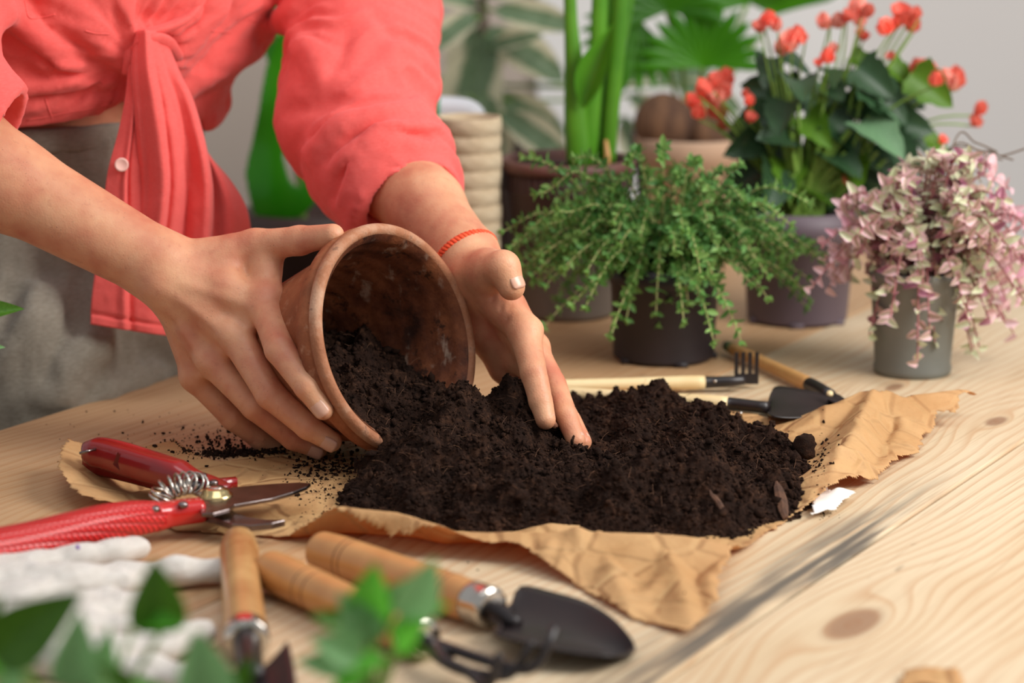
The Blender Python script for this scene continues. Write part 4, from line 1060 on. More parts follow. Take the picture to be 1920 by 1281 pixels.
# stepped lower flange and a diamond-shaped recess plate on the far handle
lo = resample([T(164, 866, .018), T(210, 874, .018), T(280, 892, .016), T(345, 912, .015)], 20)
mesh('handle_flange', tube(lo, np.interp(np.linspace(0, 1, 20), [0, .2, .8, 1], [.006, .0082, .0078, .004]), 14, 1.1, power=3), MT['red_dark'], sec)
dc = P(224, 868, T(224, 868, .026)[1]-.0105)
dv = [dc+A(-.0048, 0, -.001), dc+A(-.0008, -.0006, .0085), dc+A(.0042, 0, .001), dc+A(.0030, -.0006, -.0080)]
solid(mesh('emblem_plate', (np.array(dv), [(0, 1, 2, 3)]), simple('dark_red_plate', (96, 12, 12), (84, 8, 8), 20, .3), sec, False), .0012)
mesh('lock_loop', tube(resample([T(150, 850, .034), T(165, 846, .036), T(182, 842, .035)], 8), .0011, 8), MT['steel'], sec)
def plate(name, outline, z, th, m, parent=None, label=None):
    pts = [T(a, b, z) for a, b in outline]; n = len(pts)
    V = [p+A(0, 0, th/2) for p in pts]+[p-A(0, 0, th/2) for p in pts]
    Fs = [tuple(range(n)), tuple(range(n, 2*n))[::-1]]+[(i, n+i, n+(i+1) % n, (i+1) % n) for i in range(n)]
    import mathutils
    o = mesh(name, (np.array(V), Fs), m, parent, False, label=label); bevel(o, min(.0005, th*.3), 2); return o
mesh('handle_tang', box(T(418, 908, .019), (.010, .0035, .004), np.array([[.95, .3, 0], [-.3, .95, 0], [0, 0, 1]]).T), MT['red_dark'], sec)
plate('blade', [(372, 948), (385, 932), (402, 922), (430, 918), (470, 914), (520, 910), (560, 908), (583, 909), (575, 916), (550, 926), (510, 938), (470, 945), (440, 950), (430, 958), (400, 966), (378, 966)], .0195, .0028, MT['steel'], sec, 'dark polished cutting blade')
plate('hook_blade', [(378, 962), (412, 952), (432, 958), (440, 966), (462, 975), (500, 980), (535, 981), (510, 987), (470, 991), (435, 988), (405, 978), (382, 972)], .013, .0045, MT['steel'], sec)
bc = T(405, 930, .0205)
mesh('pivot_bolt', lathe([(0, .0062), (.006, .0062), (.0092, .0046), (.0104, .0018), (.0118, .0014), (.0118, -.002), (.005, -.002)], bc, (0, 0, 1), 32), MT['brass'], sec, label='domed bright pivot bolt')
mesh('bolt_slot', lathe([(0, .0068), (.0052, .0068), (.0056, .0060)], bc, (0, 0, 1), 24), MT['chrome'], sec)
for (a, b, z) in ((290, 953, z0+.0085), (343, 945, z0+.0085), (379, 891, .0292), (400, 904, .0262)):
    mesh('rivet', lathe([(0, .0016), (.0022, .0014), (.0034, .0004), (.0036, -.002)], T(a, b, z), (0, 0, 1), 16), MT['steel'], sec)
sp_path = resample([T(301, 938, .021), T(312, 919, .028), T(338, 908, .031), (T(362, 905, .030)), T(378, 912, .024)], 240)
tg = np.gradient(sp_path, axis=0); sv = []
for i, p in enumerate(sp_path):
    t = nrm(tg[i]); x = nrm(np.cross(t, UP)); y = np.cross(x, t); a = i/239*2*math.pi*9; r = .0088-.0018*(i/239)
    sv.append(p+(x*math.cos(a)+y*math.sin(a))*r)
mesh('spring', tube(sv, .00095, 6), MT['chrome'], sec, label='coiled steel spring')
mesh('spring_core', tube(resample([T(306, 934, .018), T(338, 912, .022), T(374, 914, .020)], 10), .0045, 10), MT['black'], sec)

# ------------------------------------------------------------------ hand tools with bamboo handles, lying in front
def handle_tool(name, label, pts, radii, ferr, m, grooves=(), group=None):
    t = thing(name, pts[0]*.5+pts[-1]*.5-A(0, 0, pts[0][2]), label, 'garden tool', group)
    n = 60; line = resample(pts, n); r = np.interp(np.linspace(0, 1, n), *radii)
    for g in grooves:
        i = int(g*(n-1)); p = line[i]; d = nrm(line[i+1]-line[i-1])
        mesh('scored_ring', lathe([(r[i]*.97, -.0007), (r[i]*1.004, -.0005), (r[i]*1.004, .0005), (r[i]*.97, .0007)], p, d, 36, True), MT['scored'], t)
    # rounded butt
    d = nrm(line[1]-line[0]); L = line.tolist(); butt = [line[0]-d*r[0]*k for k in (.55, .48, .34, .18)]; rb = [r[0]*k for k in (.25, .55, .80, .94)]
    mesh('handle', tube(np.array(butt+L), np.array(rb+list(r)), 28), m, t)
    dd = nrm(line[-1]-line[-2]); e = line[-1]; rf = r[-1]
    if ferr: mesh('ferrule', lathe([(rf*.9, -.004), (rf*1.03, -.004), (rf*1.05, -.002), (rf*1.03, 0), (rf*1.03, ferr*.7), (rf*1.06, ferr*.85), (rf*1.0, ferr), (rf*.7, ferr+.001), (0, ferr+.001)], e, dd, 36), MT['chrome'], t, label='chrome ferrule')
    return t, e, dd, rf
# trowel with its blade resting toward the right
zt = .0145
tr1, e, dd, rf = handle_tool('hand_trowel', 'black hand trowel with bamboo handle and chrome ferrule below the paper', [T(604, 1034, zt), T(750, 1082, zt), T(893, 1131, zt)], ([0, .1, .5, .85, 1], [.0132, .0140, .0135, .0136, .0125]), .014, MT['handle'], (.18, .22, .82, .86))
mesh('neck', tube(resample([e+dd*.010, e+dd*.022+A(0, 0, -.002), e+dd*.036+A(0, 0, -.006)], 8), np.linspace(.0066, .0052, 8), 14), MT['black_gloss'], tr1)
def blade(outline_up, outline_dn, z_edge, sag, m, parent, tip, nv=26, nu=17, label=None):
    """concave blade lofted between two long edges that meet in a tip"""
    Lc = resample([T(a, b, z) for (a, b), z in zip(outline_up, z_edge)], nv); Rc = resample([T(a, b, z) for (a, b), z in zip(outline_dn, z_edge)], nv)
    V = []
    for j in range(nv):
        f = math.sin(math.pi*min(1, .25+.75*(1-j/(nv-1))))**.6 if j else 1
        for i in range(nu):
            u = i/(nu-1); wdt = np.linalg.norm(Lc[j]-Rc[j]); V.append(Lc[j]*(1-u)+Rc[j]*u-A(0, 0, min(sag, wdt*.28)*math.sin(math.pi*u)))
    Fs = [(j*nu+i, j*nu+i+1, (j+1)*nu+i+1, (j+1)*nu+i) for j in range(nv-1) for i in range(nu-1)]
    o = mesh('blade', (np.array(V), Fs), m, parent, True, label=label); solid(o, .0014, 0); return o
blade([(924, 1136), (958, 1134), (976, 1100), (1040, 1112), (1100, 1130), (1150, 1160), (1180, 1192), (1190, 1212)], [(918, 1158), (940, 1172), (930, 1190), (1000, 1210), (1070, 1224), (1130, 1230), (1170, 1226), (1190, 1216)], [.016, .015, .017, .015, .013, .011, .008, .005], .009, MT['black_gloss'], tr1, None, label='black pointed blade')
# cultivator with three bent tines
cu, e, dd, rf = handle_tool('hand_cultivator', 'hand cultivator with three bent black tines and bamboo handle, half behind leaves', [T(508, 1070, zt), T(640, 1130, zt), T(776, 1192, zt)], ([0, .1, .5, .85, 1], [.0130, .0136, .0128, .0130, .0120]), .010, MT['handle'], (.28, .34, .84, .9))
k0 = e+dd*.008
mesh('neck', tube(resample([k0, k0+dd*.012, k0+dd*.03], 6), [.0050, .0048, .0044, .0042, .004, .004], 12), MT['black'], cu)
for path in ([(812, 1206, .015), (860, 1222, .016), (940, 1248, .016), (985, 1256, .017), (1012, 1240, .022), (1030, 1205, .032), (1040, 1176, .038)],
             [(815, 1212, .013), (820, 1232, .010), (870, 1258, .010), (940, 1268, .012), (968, 1255, .016), (985, 1228, .025), (998, 1203, .032)],
             [(815, 1212, .015), (835, 1240, .014), (880, 1262, .012), (905, 1284, .010), (922, 1276, .014), (930, 1250, .022), (937, 1226, .029)]):
    mesh('tine', tube(resample([T(*q) for q in path], 26), np.linspace(.0036, .0025, 26), 12), MT['black'], cu)
# trowel pointing at the viewer
tv, e, dd, rf = handle_tool('hand_trowel', 'upright-lying hand trowel whose pale varnished handle points away, ferrule nearest', [T(448, 1018, .0145), T(452, 1100, .0145), T(462, 1192, .0145)], ([0, .12, .45, .8, 1], [.0112, .0132, .0122, .0128, .0128]), .010, MT['handle_pale'])
mesh('neck', tube(resample([e+dd*.006, e+dd*.03, e+dd*.085+A(0, 0, .004)], 8), np.linspace(.0085, .0075, 8), 14), MT['black_gloss'], tv)
mesh('ferrule_mark', box(e+dd*.005+A(-.001, -.0012, .0134), (.0042, .0035, .0006)), simple('red_mark', (214, 60, 56), (204, 50, 46), 20, .4), tv, False)
blade([(445, 1262), (410, 1262), (395, 1275), (388, 1320), (400, 1400), (462, 1470)], [(500, 1262), (528, 1240), (540, 1206), (556, 1300), (540, 1400), (468, 1470)], [.018, .022, .026, .022, .014, .008], .010, MT['black_gloss'], tv, None)

# ------------------------------------------------------------------ small tools behind the soil
def mini(name, label, a, b, r, m, tipcol=None):
    t = thing(name, (a+b)/2-A(0, 0, a[2]), label, 'garden tool'); L = resample([a, b], 24)
    prof = np.interp(np.linspace(0, 1, 24), [0, .05, .5, .93, 1], [.6, .9, .92, 1.05, .95])*r
    mesh('handle', tube(L, prof, 18), m, t); return t, nrm(b-a)
a, b = T(1030, 724, .009), T(1321, 717, .009)
rk, dd = mini('mini_rake', 'small black hand rake with pale bamboo handle lying behind the soil', a, b, .0060, MT['bamboo'])
c = T(1405, 712, .010)
mesh('neck', tube(resample([b-dd*.002, b+dd*.008, T(1370, 715, .010), T(1395, 713, .010)], 12), np.linspace(.0054, .0042, 12), 14), MT['black'], rk)
hb = T(1399, 716, .006); xr = A(1, 0, 0)
mesh('rake_head', box(hb+A(0, -.002, .003), (.0105, .0014, .0045)), MT['black'], rk, False)
for i in range(4): mesh('tine', box(hb+A(-.0089+.0059*i, -.001, .0165), (.0016, .0012, .0100)), MT['black'], rk, False)
mesh('rivet', lathe([(0, .0008), (.0014, .0006), (.0016, -.001)], T(1341, 714, .0125), nrm(A(0, -.6, 1)), 12), MT['chrome'], rk)
a, b = T(1040, 736, .0075), T(1365, 757, .0065)
mt, dd = mini('mini_trowel', 'small black trowel with pale bamboo handle lying just behind the soil', a, b, .0062, MT['bamboo'])
mesh('neck', tube(resample([b-dd*.002, b+dd*.006, T(1440, 765, .007)], 10), np.linspace(.0056, .0050, 10), 14), MT['black'], mt)
blade([(1440, 758), (1452, 727), (1490, 729), (1530, 736), (1570, 748), (1596, 760)], [(1440, 772), (1446, 780), (1475, 784), (1520, 782), (1565, 774), (1597, 762)], [.008, .013, .012, .010, .007, .004], .006, MT['black'], mt, None)
mesh('rivet', lathe([(0, .0008), (.0014, .0006), (.0016, -.001)], T(1389, 775, .006), nrm(A(0, -1, .6)), 12), MT['chrome'], mt)
a, b = T(1366, 650, .008), T(1520, 722, .008)
ml, dd = mini('mini_shovel', 'small tool with tan handle and black socket lying behind the black rake', a, b, .0062, MT['bamboo_dark'])
mesh('handle_end', tube([a-dd*.004, a+dd*.010], [.0048, .0058], 16), simple('green_paint', (92, 112, 70), (80, 98, 60), 30, .5), ml)
mesh('socket', tube(resample([b-dd*.003, b+dd*.012, T(1556, 742, .008)], 8), np.linspace(.0062, .0058, 8), 14), MT['black'], ml)
blade([(1556, 735), (1575, 742), (1592, 755), (1600, 760)], [(1552, 750), (1568, 756), (1588, 762), (1600, 763)], [.009, .008, .006, .004], .003, MT['black'], ml, None, 10, 9)
mesh('rivet', lathe([(0, .0014), (.0026, .001), (.003, -.001)], T(1556, 738, .014), nrm(A(0, -.7, 1)), 14), MT['bamboo'], ml)

# ------------------------------------------------------------------ white knitted work gloves
def glove(name, label, palm, fingers, lo, hi, seedv):
    F = Field(lo, hi, .0022)
    for i in range(len(palm)-1): F.cap(*palm[i][:1], palm[i+1][0], palm[i][1], palm[i+1][1], .012)
    for f, r in fingers: F.chain(f, r, .008)
    V, Q = quadmesh(F, 2)
    V[:, 2] = .0006+(V[:, 2]-V[:, 2].min())*.78
    V = V+(.0022*fbm(V*55+seedv, 3))[:, None]*A(.2, -.5, .8); V[:, 2] = np.maximum(V[:, 2], .0006)
    return mesh(name, (V, Q), MT['glove'], None, True, label, 'glove')
def TT(seq): return [T(*q) for q in seq]
zg = .010
glove('work_glove', 'white knitted glove lying under the red secateurs grip, one finger pointing right', [(T(-160, 1120, .012), .018), (T(-40, 1105, .012), .018), (T(60, 1095, .012), .018)],
      [(TT([(-60, 1085, .012), (60, 1062, .014), (140, 1046, .015), (210, 1034, .014), (255, 1026, .011)]), [.016, .013, .0115, .0112, .0100]),
       (TT([(-120, 1150, .010), (40, 1130, .012), (120, 1105, .012)]), [.016, .016, .014]), (TT([(-60, 1100, .010), (120, 1100, .012), (220, 1095, .010)]), [.018, .018, .014]),
       (TT([(-40, 1110, .010), (100, 1100, .011), (240, 1082, .010), (340, 1072, .010), (420, 1070, .009)]), [.016, .015, .0115, .0105, .0100])],
      (-.50, 1.36, -.002), (-.16, 1.68, .045), 1)
glove('work_glove', 'second white knitted glove at the bottom left behind blurred leaves', [(T(-100, 1230, .010), .015), (T(30, 1180, .011), .016), (T(130, 1150, .011), .015), (T(200, 1130, .010), .013)],
      [(TT([(-20, 1200, .010), (120, 1190, .011), (230, 1180, .010)]), [.016, .016, .013]), (TT([(60, 1170, .010), (150, 1165, .010), (220, 1150, .010), (270, 1130, .009)]), [.015, .014, .012, .010]),
       (TT([(60, 1200, .010), (220, 1225, .011), (300, 1210, .011), (375, 1188, .010)]), [.014, .012, .0115, .0105]),
       (TT([(20, 1220, .010), (200, 1255, .010), (280, 1262, .010), (345, 1275, .010)]), [.014, .012, .0115, .0105])],
      (-.44, 1.26, -.002), (-.14, 1.56, .035), 5)
mk = T(146, 1026, .0); 
mesh('dye_spot', lumps([T(146, 1026, .0262)], [.0018], 3), simple('purple_dye', (120, 40, 170), (110, 30, 160), 20, .8), bpy.data.objects['work_glove'], False)
# ------------------------------------------------------------------ leaves
PR = np.random.default_rng(11)
def leaf_vf(L=1., W=.5, shape='oval', nv=7, nu=5, cup=.15, droop=.15, jag=0., seed=0):
    """leaf along +Y from the origin, normal +Z"""
    V = []; r = np.random.default_rng(seed)
    for j in range(nv):
        v = j/(nv-1)
        if shape == 'oval': w = math.sin(math.pi*min(1, v*.96+.03))**.75
        elif shape == 'tear': w = (math.sin(math.pi*v**.75)**.8)*(1-.25*v)
        elif shape == 'lance': w = math.sin(math.pi*v**.8)**1.1
        elif shape == 'heart': w = max(.02, (1-v)**.55*(1.0 if v > .12 else .55+.45*v/.12))
        elif shape == 'round': w = math.sqrt(max(0, 1-(2*v-1)**2))
        w = max(w, .02)*(1+(jag*r.uniform(-1, 1) if jag else 0))
        for i in range(nu):
            u = -1+2*i/(nu-1)
            V.append((u*w*W/2, v*L-(jag*.25*L*abs(u)*r.uniform(0, 1) if jag else 0), cup*W*abs(u)**1.5*w-droop*L*v*v))
    Fs = [(j*nu+i, j*nu+i+1, (j+1)*nu+i+1, (j+1)*nu+i) for j in range(nv-1) for i in range(nu-1)]
    return np.array(V), Fs
def leaf_me(name, mats, **k):
    V, Fs = leaf_vf(**k); return raw_mesh(name, V, Fs, mats)
def put_leaves(root, name, meshes, places, limit=300, kind_mat=None):
    """nearest `limit` leaves are parts; the rest one joined part"""
    places = sorted(places, key=lambda p: np.linalg.norm(np.array(p[0])-_C))
    for p in places[:limit]: inst(name, meshes[p[4]], root, frame(p[0], p[1], p[2], p[3]))
    rest = {}
    for p in places[limit:]: rest.setdefault(p[4], []).append(p)
    for ki, ps in rest.items():
        me = meshes[ki]; v0 = np.array([v.co[:] for v in me.vertices]); f0 = np.array([list(f.vertices) for f in me.polygons])
        V = np.concatenate([apply(frame(p[0], p[1], p[2], p[3]), v0) for p in ps]); Fx = np.concatenate([f0+len(v0)*i for i in range(len(ps))])
        mesh(name, (V, Fx), me.materials[0], root, True, kind='stuff')
def pot_vf(c, r0, r1, h, lip=.003, th=.003, liph=.018, seg=56):
    return lathe([(r0*.93, 0), (r0, .003), (r0, .004), (r1-lip*.6, h-liph), (r1, h-liph+.001), (r1+lip*.3, h), (r1-th, h), (r1-th-.001, h-liph), (r0-th, .006), (0, .006)], c, (0, 0, 1), seg)
def earth(c, r, h, parent):
    V, Fs = lathe([(0, h), (r*.5, h+.002), (r*.85, h), (r, h-.003)], c, (0, 0, 1), 40); V = V+(.002*fbm(V*90, 3))[:, None]*UP
    mesh('potting_mix', (V, Fs), MT['soil'], parent)

# ------------------------------------------------------------------ thyme in the black pot
ty = T(1250, 690); tc = A(T(1250, 690)[0], ty[1]+.047, 0)
th = thing('potted_thyme', tc, 'bushy green thyme in a black plastic pot, right behind the soil and the hand', 'potted plant')
mesh('pot', pot_vf(tc, .0465, .051, .088), MT['black_pot'], th, label='black plastic pot'); earth(tc, .047, .078, th)
for k in range(5):
    a = k*1.2566; c = tc+A(math.cos(a)*.043, math.sin(a)*.043, .002); mesh('pot_foot', box(c, (.006, .006, .002)), MT['black_pot'], th)
tl = [leaf_me('thyme_leaf', MT['thyme'], L=1, W=.46, shape='oval', nv=5, nu=3, cup=.25, droop=.12), leaf_me('thyme_leaf', MT['thyme_l'], L=1, W=.5, shape='oval', nv=5, nu=3, cup=.25, droop=.05)]
stems = []; places = []
def sprig(base, d, L, rise, sag, n=18, lean=0.):
    pts = []
    for i in range(n):
        t = i/(n-1); pts.append(base+d*L*t+UP*(rise*math.sin(min(1, t*1.25)*math.pi*.5)-sag*t*t))
    return np.array(pts)
for k in range(168):
    az = PR.uniform(0, 2*math.pi); rr0 = PR.uniform(.004, .040); d = A(math.cos(az), math.sin(az), 0)
    out = PR.uniform(0, 1)**.7; L = .025+.100*out; rise = .100-.058*out+PR.uniform(-.03, .018); sag = .02+.055*out*PR.random()
    if k < 60:   # trailing shoots seen left, right and over the rim
        tgt = [(985, 300), (945, 430), (960, 455), (1010, 360), (960, 520), (1000, 520), (1080, 300), (1180, 300), (1240, 290), (1310, 300), (1385, 310), (1430, 390), (1515, 385), (1480, 420), (1490, 470), (1440, 510), (1420, 540), (1180, 560), (1230, 590), (1215, 540), (1290, 560), (1340, 520), (1060, 460), (1050, 400), (1120, 420), (1130, 520), (1150, 350), (1360, 360), (1460, 480), (1270, 330), (1100, 340), (1020, 480), (1400, 440), (1330, 420), (1140, 470), (1165, 500), (1190, 530), (1210, 490), (1240, 520), (1255, 555), (1270, 500), (1300, 530), (1325, 490), (1350, 520), (1370, 470), (1160, 430), (1200, 440), (1250, 450), (1290, 440), (1340, 450), (1380, 420), (1120, 480), (1090, 430), (1060, 500), (1030, 420), (1410, 500), (1440, 450), (1310, 560), (1175, 590), (1235, 600)][k]
        e = P(tgt[0], tgt[1], tc[1]+PR.uniform(-.085, -.02) if k < 34 else tc[1]-PR.uniform(.045, .075)); b = tc+A((e-tc)[0]*.28, (e-tc)[1]*.28, .082)
        m = (b+e)/2+UP*((.030 if k < 34 else .022)+.02*PR.random()); pts = resample([b, m, e], 18); pts += np.c_[np.zeros(18), np.zeros(18), .003*np.sin(np.linspace(0, 9, 18)+k)]
    else: pts = sprig(tc+d*rr0+UP*.080, d, L, rise, sag)
    stems.append(tube(pts, np.linspace(.0011, .0005, len(pts)), 4, cap=False))
    tg = np.gradient(pts, axis=0); length = np.linalg.norm(np.diff(pts, axis=0), axis=1).sum(); nn = int(length/.0088)
    for q in range(nn):
        t = .16+.84*q/max(nn-1, 1); x = t*(len(pts)-1); i = min(int(x), len(pts)-2); p = pts[i]+(pts[i+1]-pts[i])*(x-i); dr = nrm(tg[i])
        s1 = nrm(np.cross(dr, UP+.3*PR.normal(size=3))); s2 = np.cross(s1, dr); ang = (q % 2)*1.57+PR.uniform(-.4, .4)
        for q2 in range(4):
            an = ang+q2*1.5708+PR.uniform(-.3, .3); o = s1*math.cos(an)+s2*math.sin(an); big = q2 % 2 == 0
            y = nrm(o*PR.uniform(.6, 1)+dr*PR.uniform(.2, .9)+UP*.15); sc = (PR.uniform(.0078, .0120) if big else PR.uniform(.0048, .0080))*(1 if t < .9 else .8)
            places.append((p+dr*PR.uniform(-.001, .001), y, nrm(dr+UP*.7+PR.normal(size=3)*.3), (sc, sc, sc), 1 if PR.random() < (.15 if big else .5)+.4*(t > .85) else 0))
    for q in range(4):
        a = q*1.57; s1 = nrm(np.cross(tg[-1], UP)); s2 = np.cross(s1, nrm(tg[-1])); sc = PR.uniform(.005, .008)
        places.append((pts[-1], nrm((s1*math.cos(a)+s2*math.sin(a))*.7+nrm(tg[-1])), nrm(tg[-1]), (sc, sc, sc), 1))
mesh('stem', join(stems), MT['stem_olive'], th, kind='stuff')
put_leaves(th, 'leaf', tl, places, 300)

# ------------------------------------------------------------------ callisia in the grey pot
gy = T(1722, 714); gc = A(gy[0], gy[1]+.035, 0)
ca = thing('potted_callisia', gc, 'trailing plant with small pink and cream leaves in a sage grey pot at right', 'potted plant')
mesh('pot', lathe([(.033, 0), (.0345, .002), (.0350, .006), (.0338, .010), (.0395, .086), (.0405, .087), (.041, .094), (.037, .094), (.036, .08), (.03, .008), (0, .008)], gc, (0, 0, 1), 56), MT['grey_pot'], ca, label='sage grey plastic pot'); earth(gc, .037, .086, ca)
cl = [leaf_me('callisia_leaf', MT[m], L=1, W=.78, shape='heart', nv=6, nu=5, cup=.3, droop=.1) for m in ('call_p', 'call_g', 'call_m')]
stems = []; places = []
CT = [(1680, 330), (1730, 320), (1790, 300), (1850, 330), (1890, 380), (1925, 430), (1935, 500), (1920, 560), (1890, 610), (1850, 600), (1830, 640), (1800, 560), (1760, 600), (1720, 660), (1745, 655), (1700, 580), (1660, 600), (1650, 540), (1630, 500), (1610, 460), (1590, 520), (1540, 530), (1560, 480), (1640, 400), (1660, 360), (1700, 400), (1760, 380), (1820, 400), (1860, 450), (1840, 520), (1780, 480), (1720, 470), (1680, 450), (1740, 530), (1790, 520), (1870, 540), (1690, 510), (1620, 430), (1805, 350), (1905, 470)]
for k in range(160):
    if k < 3*len(CT):
        t_ = CT[k % len(CT)]; e = P(t_[0]+PR.normal(0, 14), t_[1]+PR.normal(0, 14), gc[1]+PR.uniform(-.065, .05)); b = gc+A((e-gc)[0]*.2, (e-gc)[1]*.2, .088)
        m = (b+e)/2+UP*(.028+.02*PR.random()); pts = resample([b, m, e], 14)
    else:
        az = PR.uniform(0, 6.283); d = A(math.cos(az), math.sin(az), 0); pts = sprig(gc+d*.015+UP*.088, d, PR.uniform(.02, .06), PR.uniform(.05, .09), .02, 14)
    stems.append(tube(pts, np.linspace(.0013, .0007, len(pts)), 5, cap=False)); tg = np.gradient(pts, axis=0)
    length = np.linalg.norm(np.diff(pts, axis=0), axis=1).sum(); nn = max(3, int(length/.0068))
    for q in range(nn):
        t = .25+.75*q/(nn-1); x = t*(len(pts)-1); i = min(int(x), len(pts)-2); p = pts[i]+(pts[i+1]-pts[i])*(x-i); dr = nrm(tg[i]); a = q*2.4+k
        s1 = nrm(np.cross(dr, A(.3, .2, 1))); s2 = np.cross(s1, dr); y = nrm(s1*math.cos(a)+s2*math.sin(a)+dr*.35+PR.normal(size=3)*.2); sc = PR.uniform(.0095, .0148)
        places.append((p, y, nrm(dr*.6+UP*.5+A(0, -.5, 0)+PR.normal(size=3)*.25), (sc, sc, sc), int(PR.choice(3, p=[.40, .44, .16]))))
mesh('stem', join(stems), MT['stem_pink'], ca, kind='stuff')
put_leaves(ca, 'leaf', cl, places, 300)
for px in ([(1770, 300), (1810, 275), (1850, 292), (1880, 300)], [(1790, 265), (1830, 268), (1870, 285)], [(1830, 300), (1880, 292), (1925, 278)], [(1780, 285), (1840, 283), (1900, 300)]):
    pts = resample([gc+A(.01, .01, .09)]+[P(a, b, gc[1]+.05) for a, b in px], 24); mesh('dry_stem', tube(pts, .0009, 6), MT['twig'], ca)

# ------------------------------------------------------------------ begonia in the mauve pot
by = T(1505, 617); bc_ = A(by[0], by[1]+.050, 0)
be = thing('potted_begonia', bc_, 'coral-flowered begonia with dark leaves in a mauve-grey plastic pot', 'potted plant')
mesh('pot', pot_vf(bc_, .0495, .0575, .112, .004, .004, .030), MT['purple_pot'], be, label='mauve-grey plastic pot'); earth(bc_, .05, .10, be)
for k in range(6):
    a = k*1.047+.4; mesh('pot_foot', box(bc_+A(math.cos(a)*.045, math.sin(a)*.045, .002), (.007, .006, .0025)), MT['purple_pot'], be)
bl = [leaf_me('begonia_leaf', MT[m], L=1, W=.92, shape='heart', nv=10, nu=9, cup=.25, droop=.25, jag=.16, seed=i) for i, m in enumerate(('begonia', 'begonia', 'begonia_l', 'begonia_s'))]
BY = bc_[1]; stems = []
def leafpts(): 
    L = []
    for (x, y, s, k) in [(1445, 170, 60, 0), (1420, 230, 60, 0), (1470, 210, 58, 0), (1500, 160, 48, 0), (1540, 190, 50, 3), (1600, 160, 66, 3), (1640, 150, 50, 0), (1660, 190, 60, 0), (1690, 230, 60, 0), (1650, 250, 66, 3), (1610, 210, 50, 0), (1700, 180, 44, 0), (1745, 165, 54, 2), (1745, 270, 56, 2), (1580, 250, 48, 0), (1690, 290, 52, 0), (1430, 290, 62, 0), (1400, 340, 56, 0), (1450, 350, 58, 0), (1480, 290, 48, 0), (1640, 310, 56, 0), (1600, 320, 50, 2), (1560, 330, 46, 2), (1520, 300, 44, 2), (1690, 340, 44, 0), (1405, 380, 48, 0), (1500, 370, 48, 2), (1460, 250, 50, 0), (1560, 140, 36, 3), (1530, 240, 46, 2), (1550, 370, 44, 2), (1600, 380, 46, 0), (1640, 370, 46, 0), (1440, 130, 40, 0), (1510, 200, 44, 0), (1490, 120, 40, 0), (1560, 170, 44, 0), (1620, 120, 36, 2), (1690, 140, 36, 2), (1450, 200, 56, 0), (1400, 270, 48, 0), (1420, 320, 54, 0), (1550, 270, 44, 2), (1480, 330, 50, 2), (1580, 300, 50, 0), (1630, 340, 50, 0), (1710, 260, 44, 0), (1530, 350, 44, 2), (1580, 200, 46, 0), (1660, 240, 48, 0)]:
        L.append((x, y, s, k))
    return L
for (x, y, s, k) in leafpts():
    dy = PR.uniform(-.055, .03); p = P(x, y, BY+dy); sc = s/1880*1.8
    b = bc_+A((p-bc_)[0]*.15, (p-bc_)[1]*.15, .10); out = nrm((p-bc_)*A(1, 1, 0)+A(PR.normal(0, .02), -.02, 0))
    yd = nrm(out+UP*PR.uniform(-.7, .25)); nz = nrm(UP*.55+A(.15, -.75, 0)+PR.normal(size=3)*.3)
    inst('leaf', bl[k], be, frame(p-yd*sc*.45, yd, nz, (sc, sc, sc)))
    stems.append(tube(resample([b, (b+p)/2+UP*.012, p-yd*sc*.45], 8), np.linspace(.0024, .0014, 8), 6, cap=False))
for k in range(14):
    e = P(PR.uniform(1480, 1600), PR.uniform(230, 330), BY-.03); stems.append(tube(resample([bc_+A(PR.uniform(-.02, .02), -.02, .1), e*.5+bc_*.5+A(0, -.01, .06), e], 8), .0030, 6, cap=False))
# flowers: each is five overlapping petals round a stalk end
def flower_vf(n, seed, L=1., W=.85, op=.55):
    r = np.random.default_rng(seed); parts_ = []
    for k in range(n):
        a = 2*math.pi*k/n+r.uniform(-.2, .2); o = op*r.uniform(.6, 1.3)
        y = A(math.cos(a)*o, math.sin(a)*o, 1); V, Fs = leaf_vf(L*r.uniform(.8, 1.1), W, 'round', 6, 5, .35, -.12)
        z = A(-math.cos(a), -math.sin(a), o); parts_.append((apply(frame(A(0, 0, 0), y, z), V), Fs))
    return join(parts_)
fl = [raw_mesh('flower', *flower_vf(5, i, op=o), MT[m]) for i, (m, o) in enumerate((('petal', .5), ('petal', .9), ('petal_l', .8), ('petal', .25)))]
FP = [(1440, 35, 26), (1425, 50, 22), (1455, 48, 22), (1480, 80, 34), (1500, 68, 28), (1465, 92, 26), (1545, 42, 26), (1570, 40, 26), (1590, 30, 22), (1606, 12, 32), (1612, 35, 28), (1625, 22, 22), (1660, 50, 28), (1690, 22, 30), (1712, 48, 26), (1700, 35, 24), (1680, 45, 20), (1720, 25, 18), (1552, 105, 24), (1560, 92, 18), (1535, 118, 14), (1670, 105, 14), (1720, 125, 26), (1740, 128, 28), (1755, 148, 24), (1793, 150, 34), (1785, 158, 24), (1770, 142, 22), (1838, 205, 22), (1832, 228, 22), (1768, 262, 16), (1612, 62, 16), (1595, 335, 24), (1715, 325, 18), (1683, 308, 12), (1620, 68, 18),
      (1300, 190, 26), (1318, 165, 28), (1340, 155, 28), (1360, 145, 30), (1330, 180, 28), (1345, 205, 34), (1310, 210, 24), (1358, 170, 26), (1355, 235, 20), (1405, 190, 18), (1408, 220, 20), (1398, 175, 14), (1345, 185, 26)]
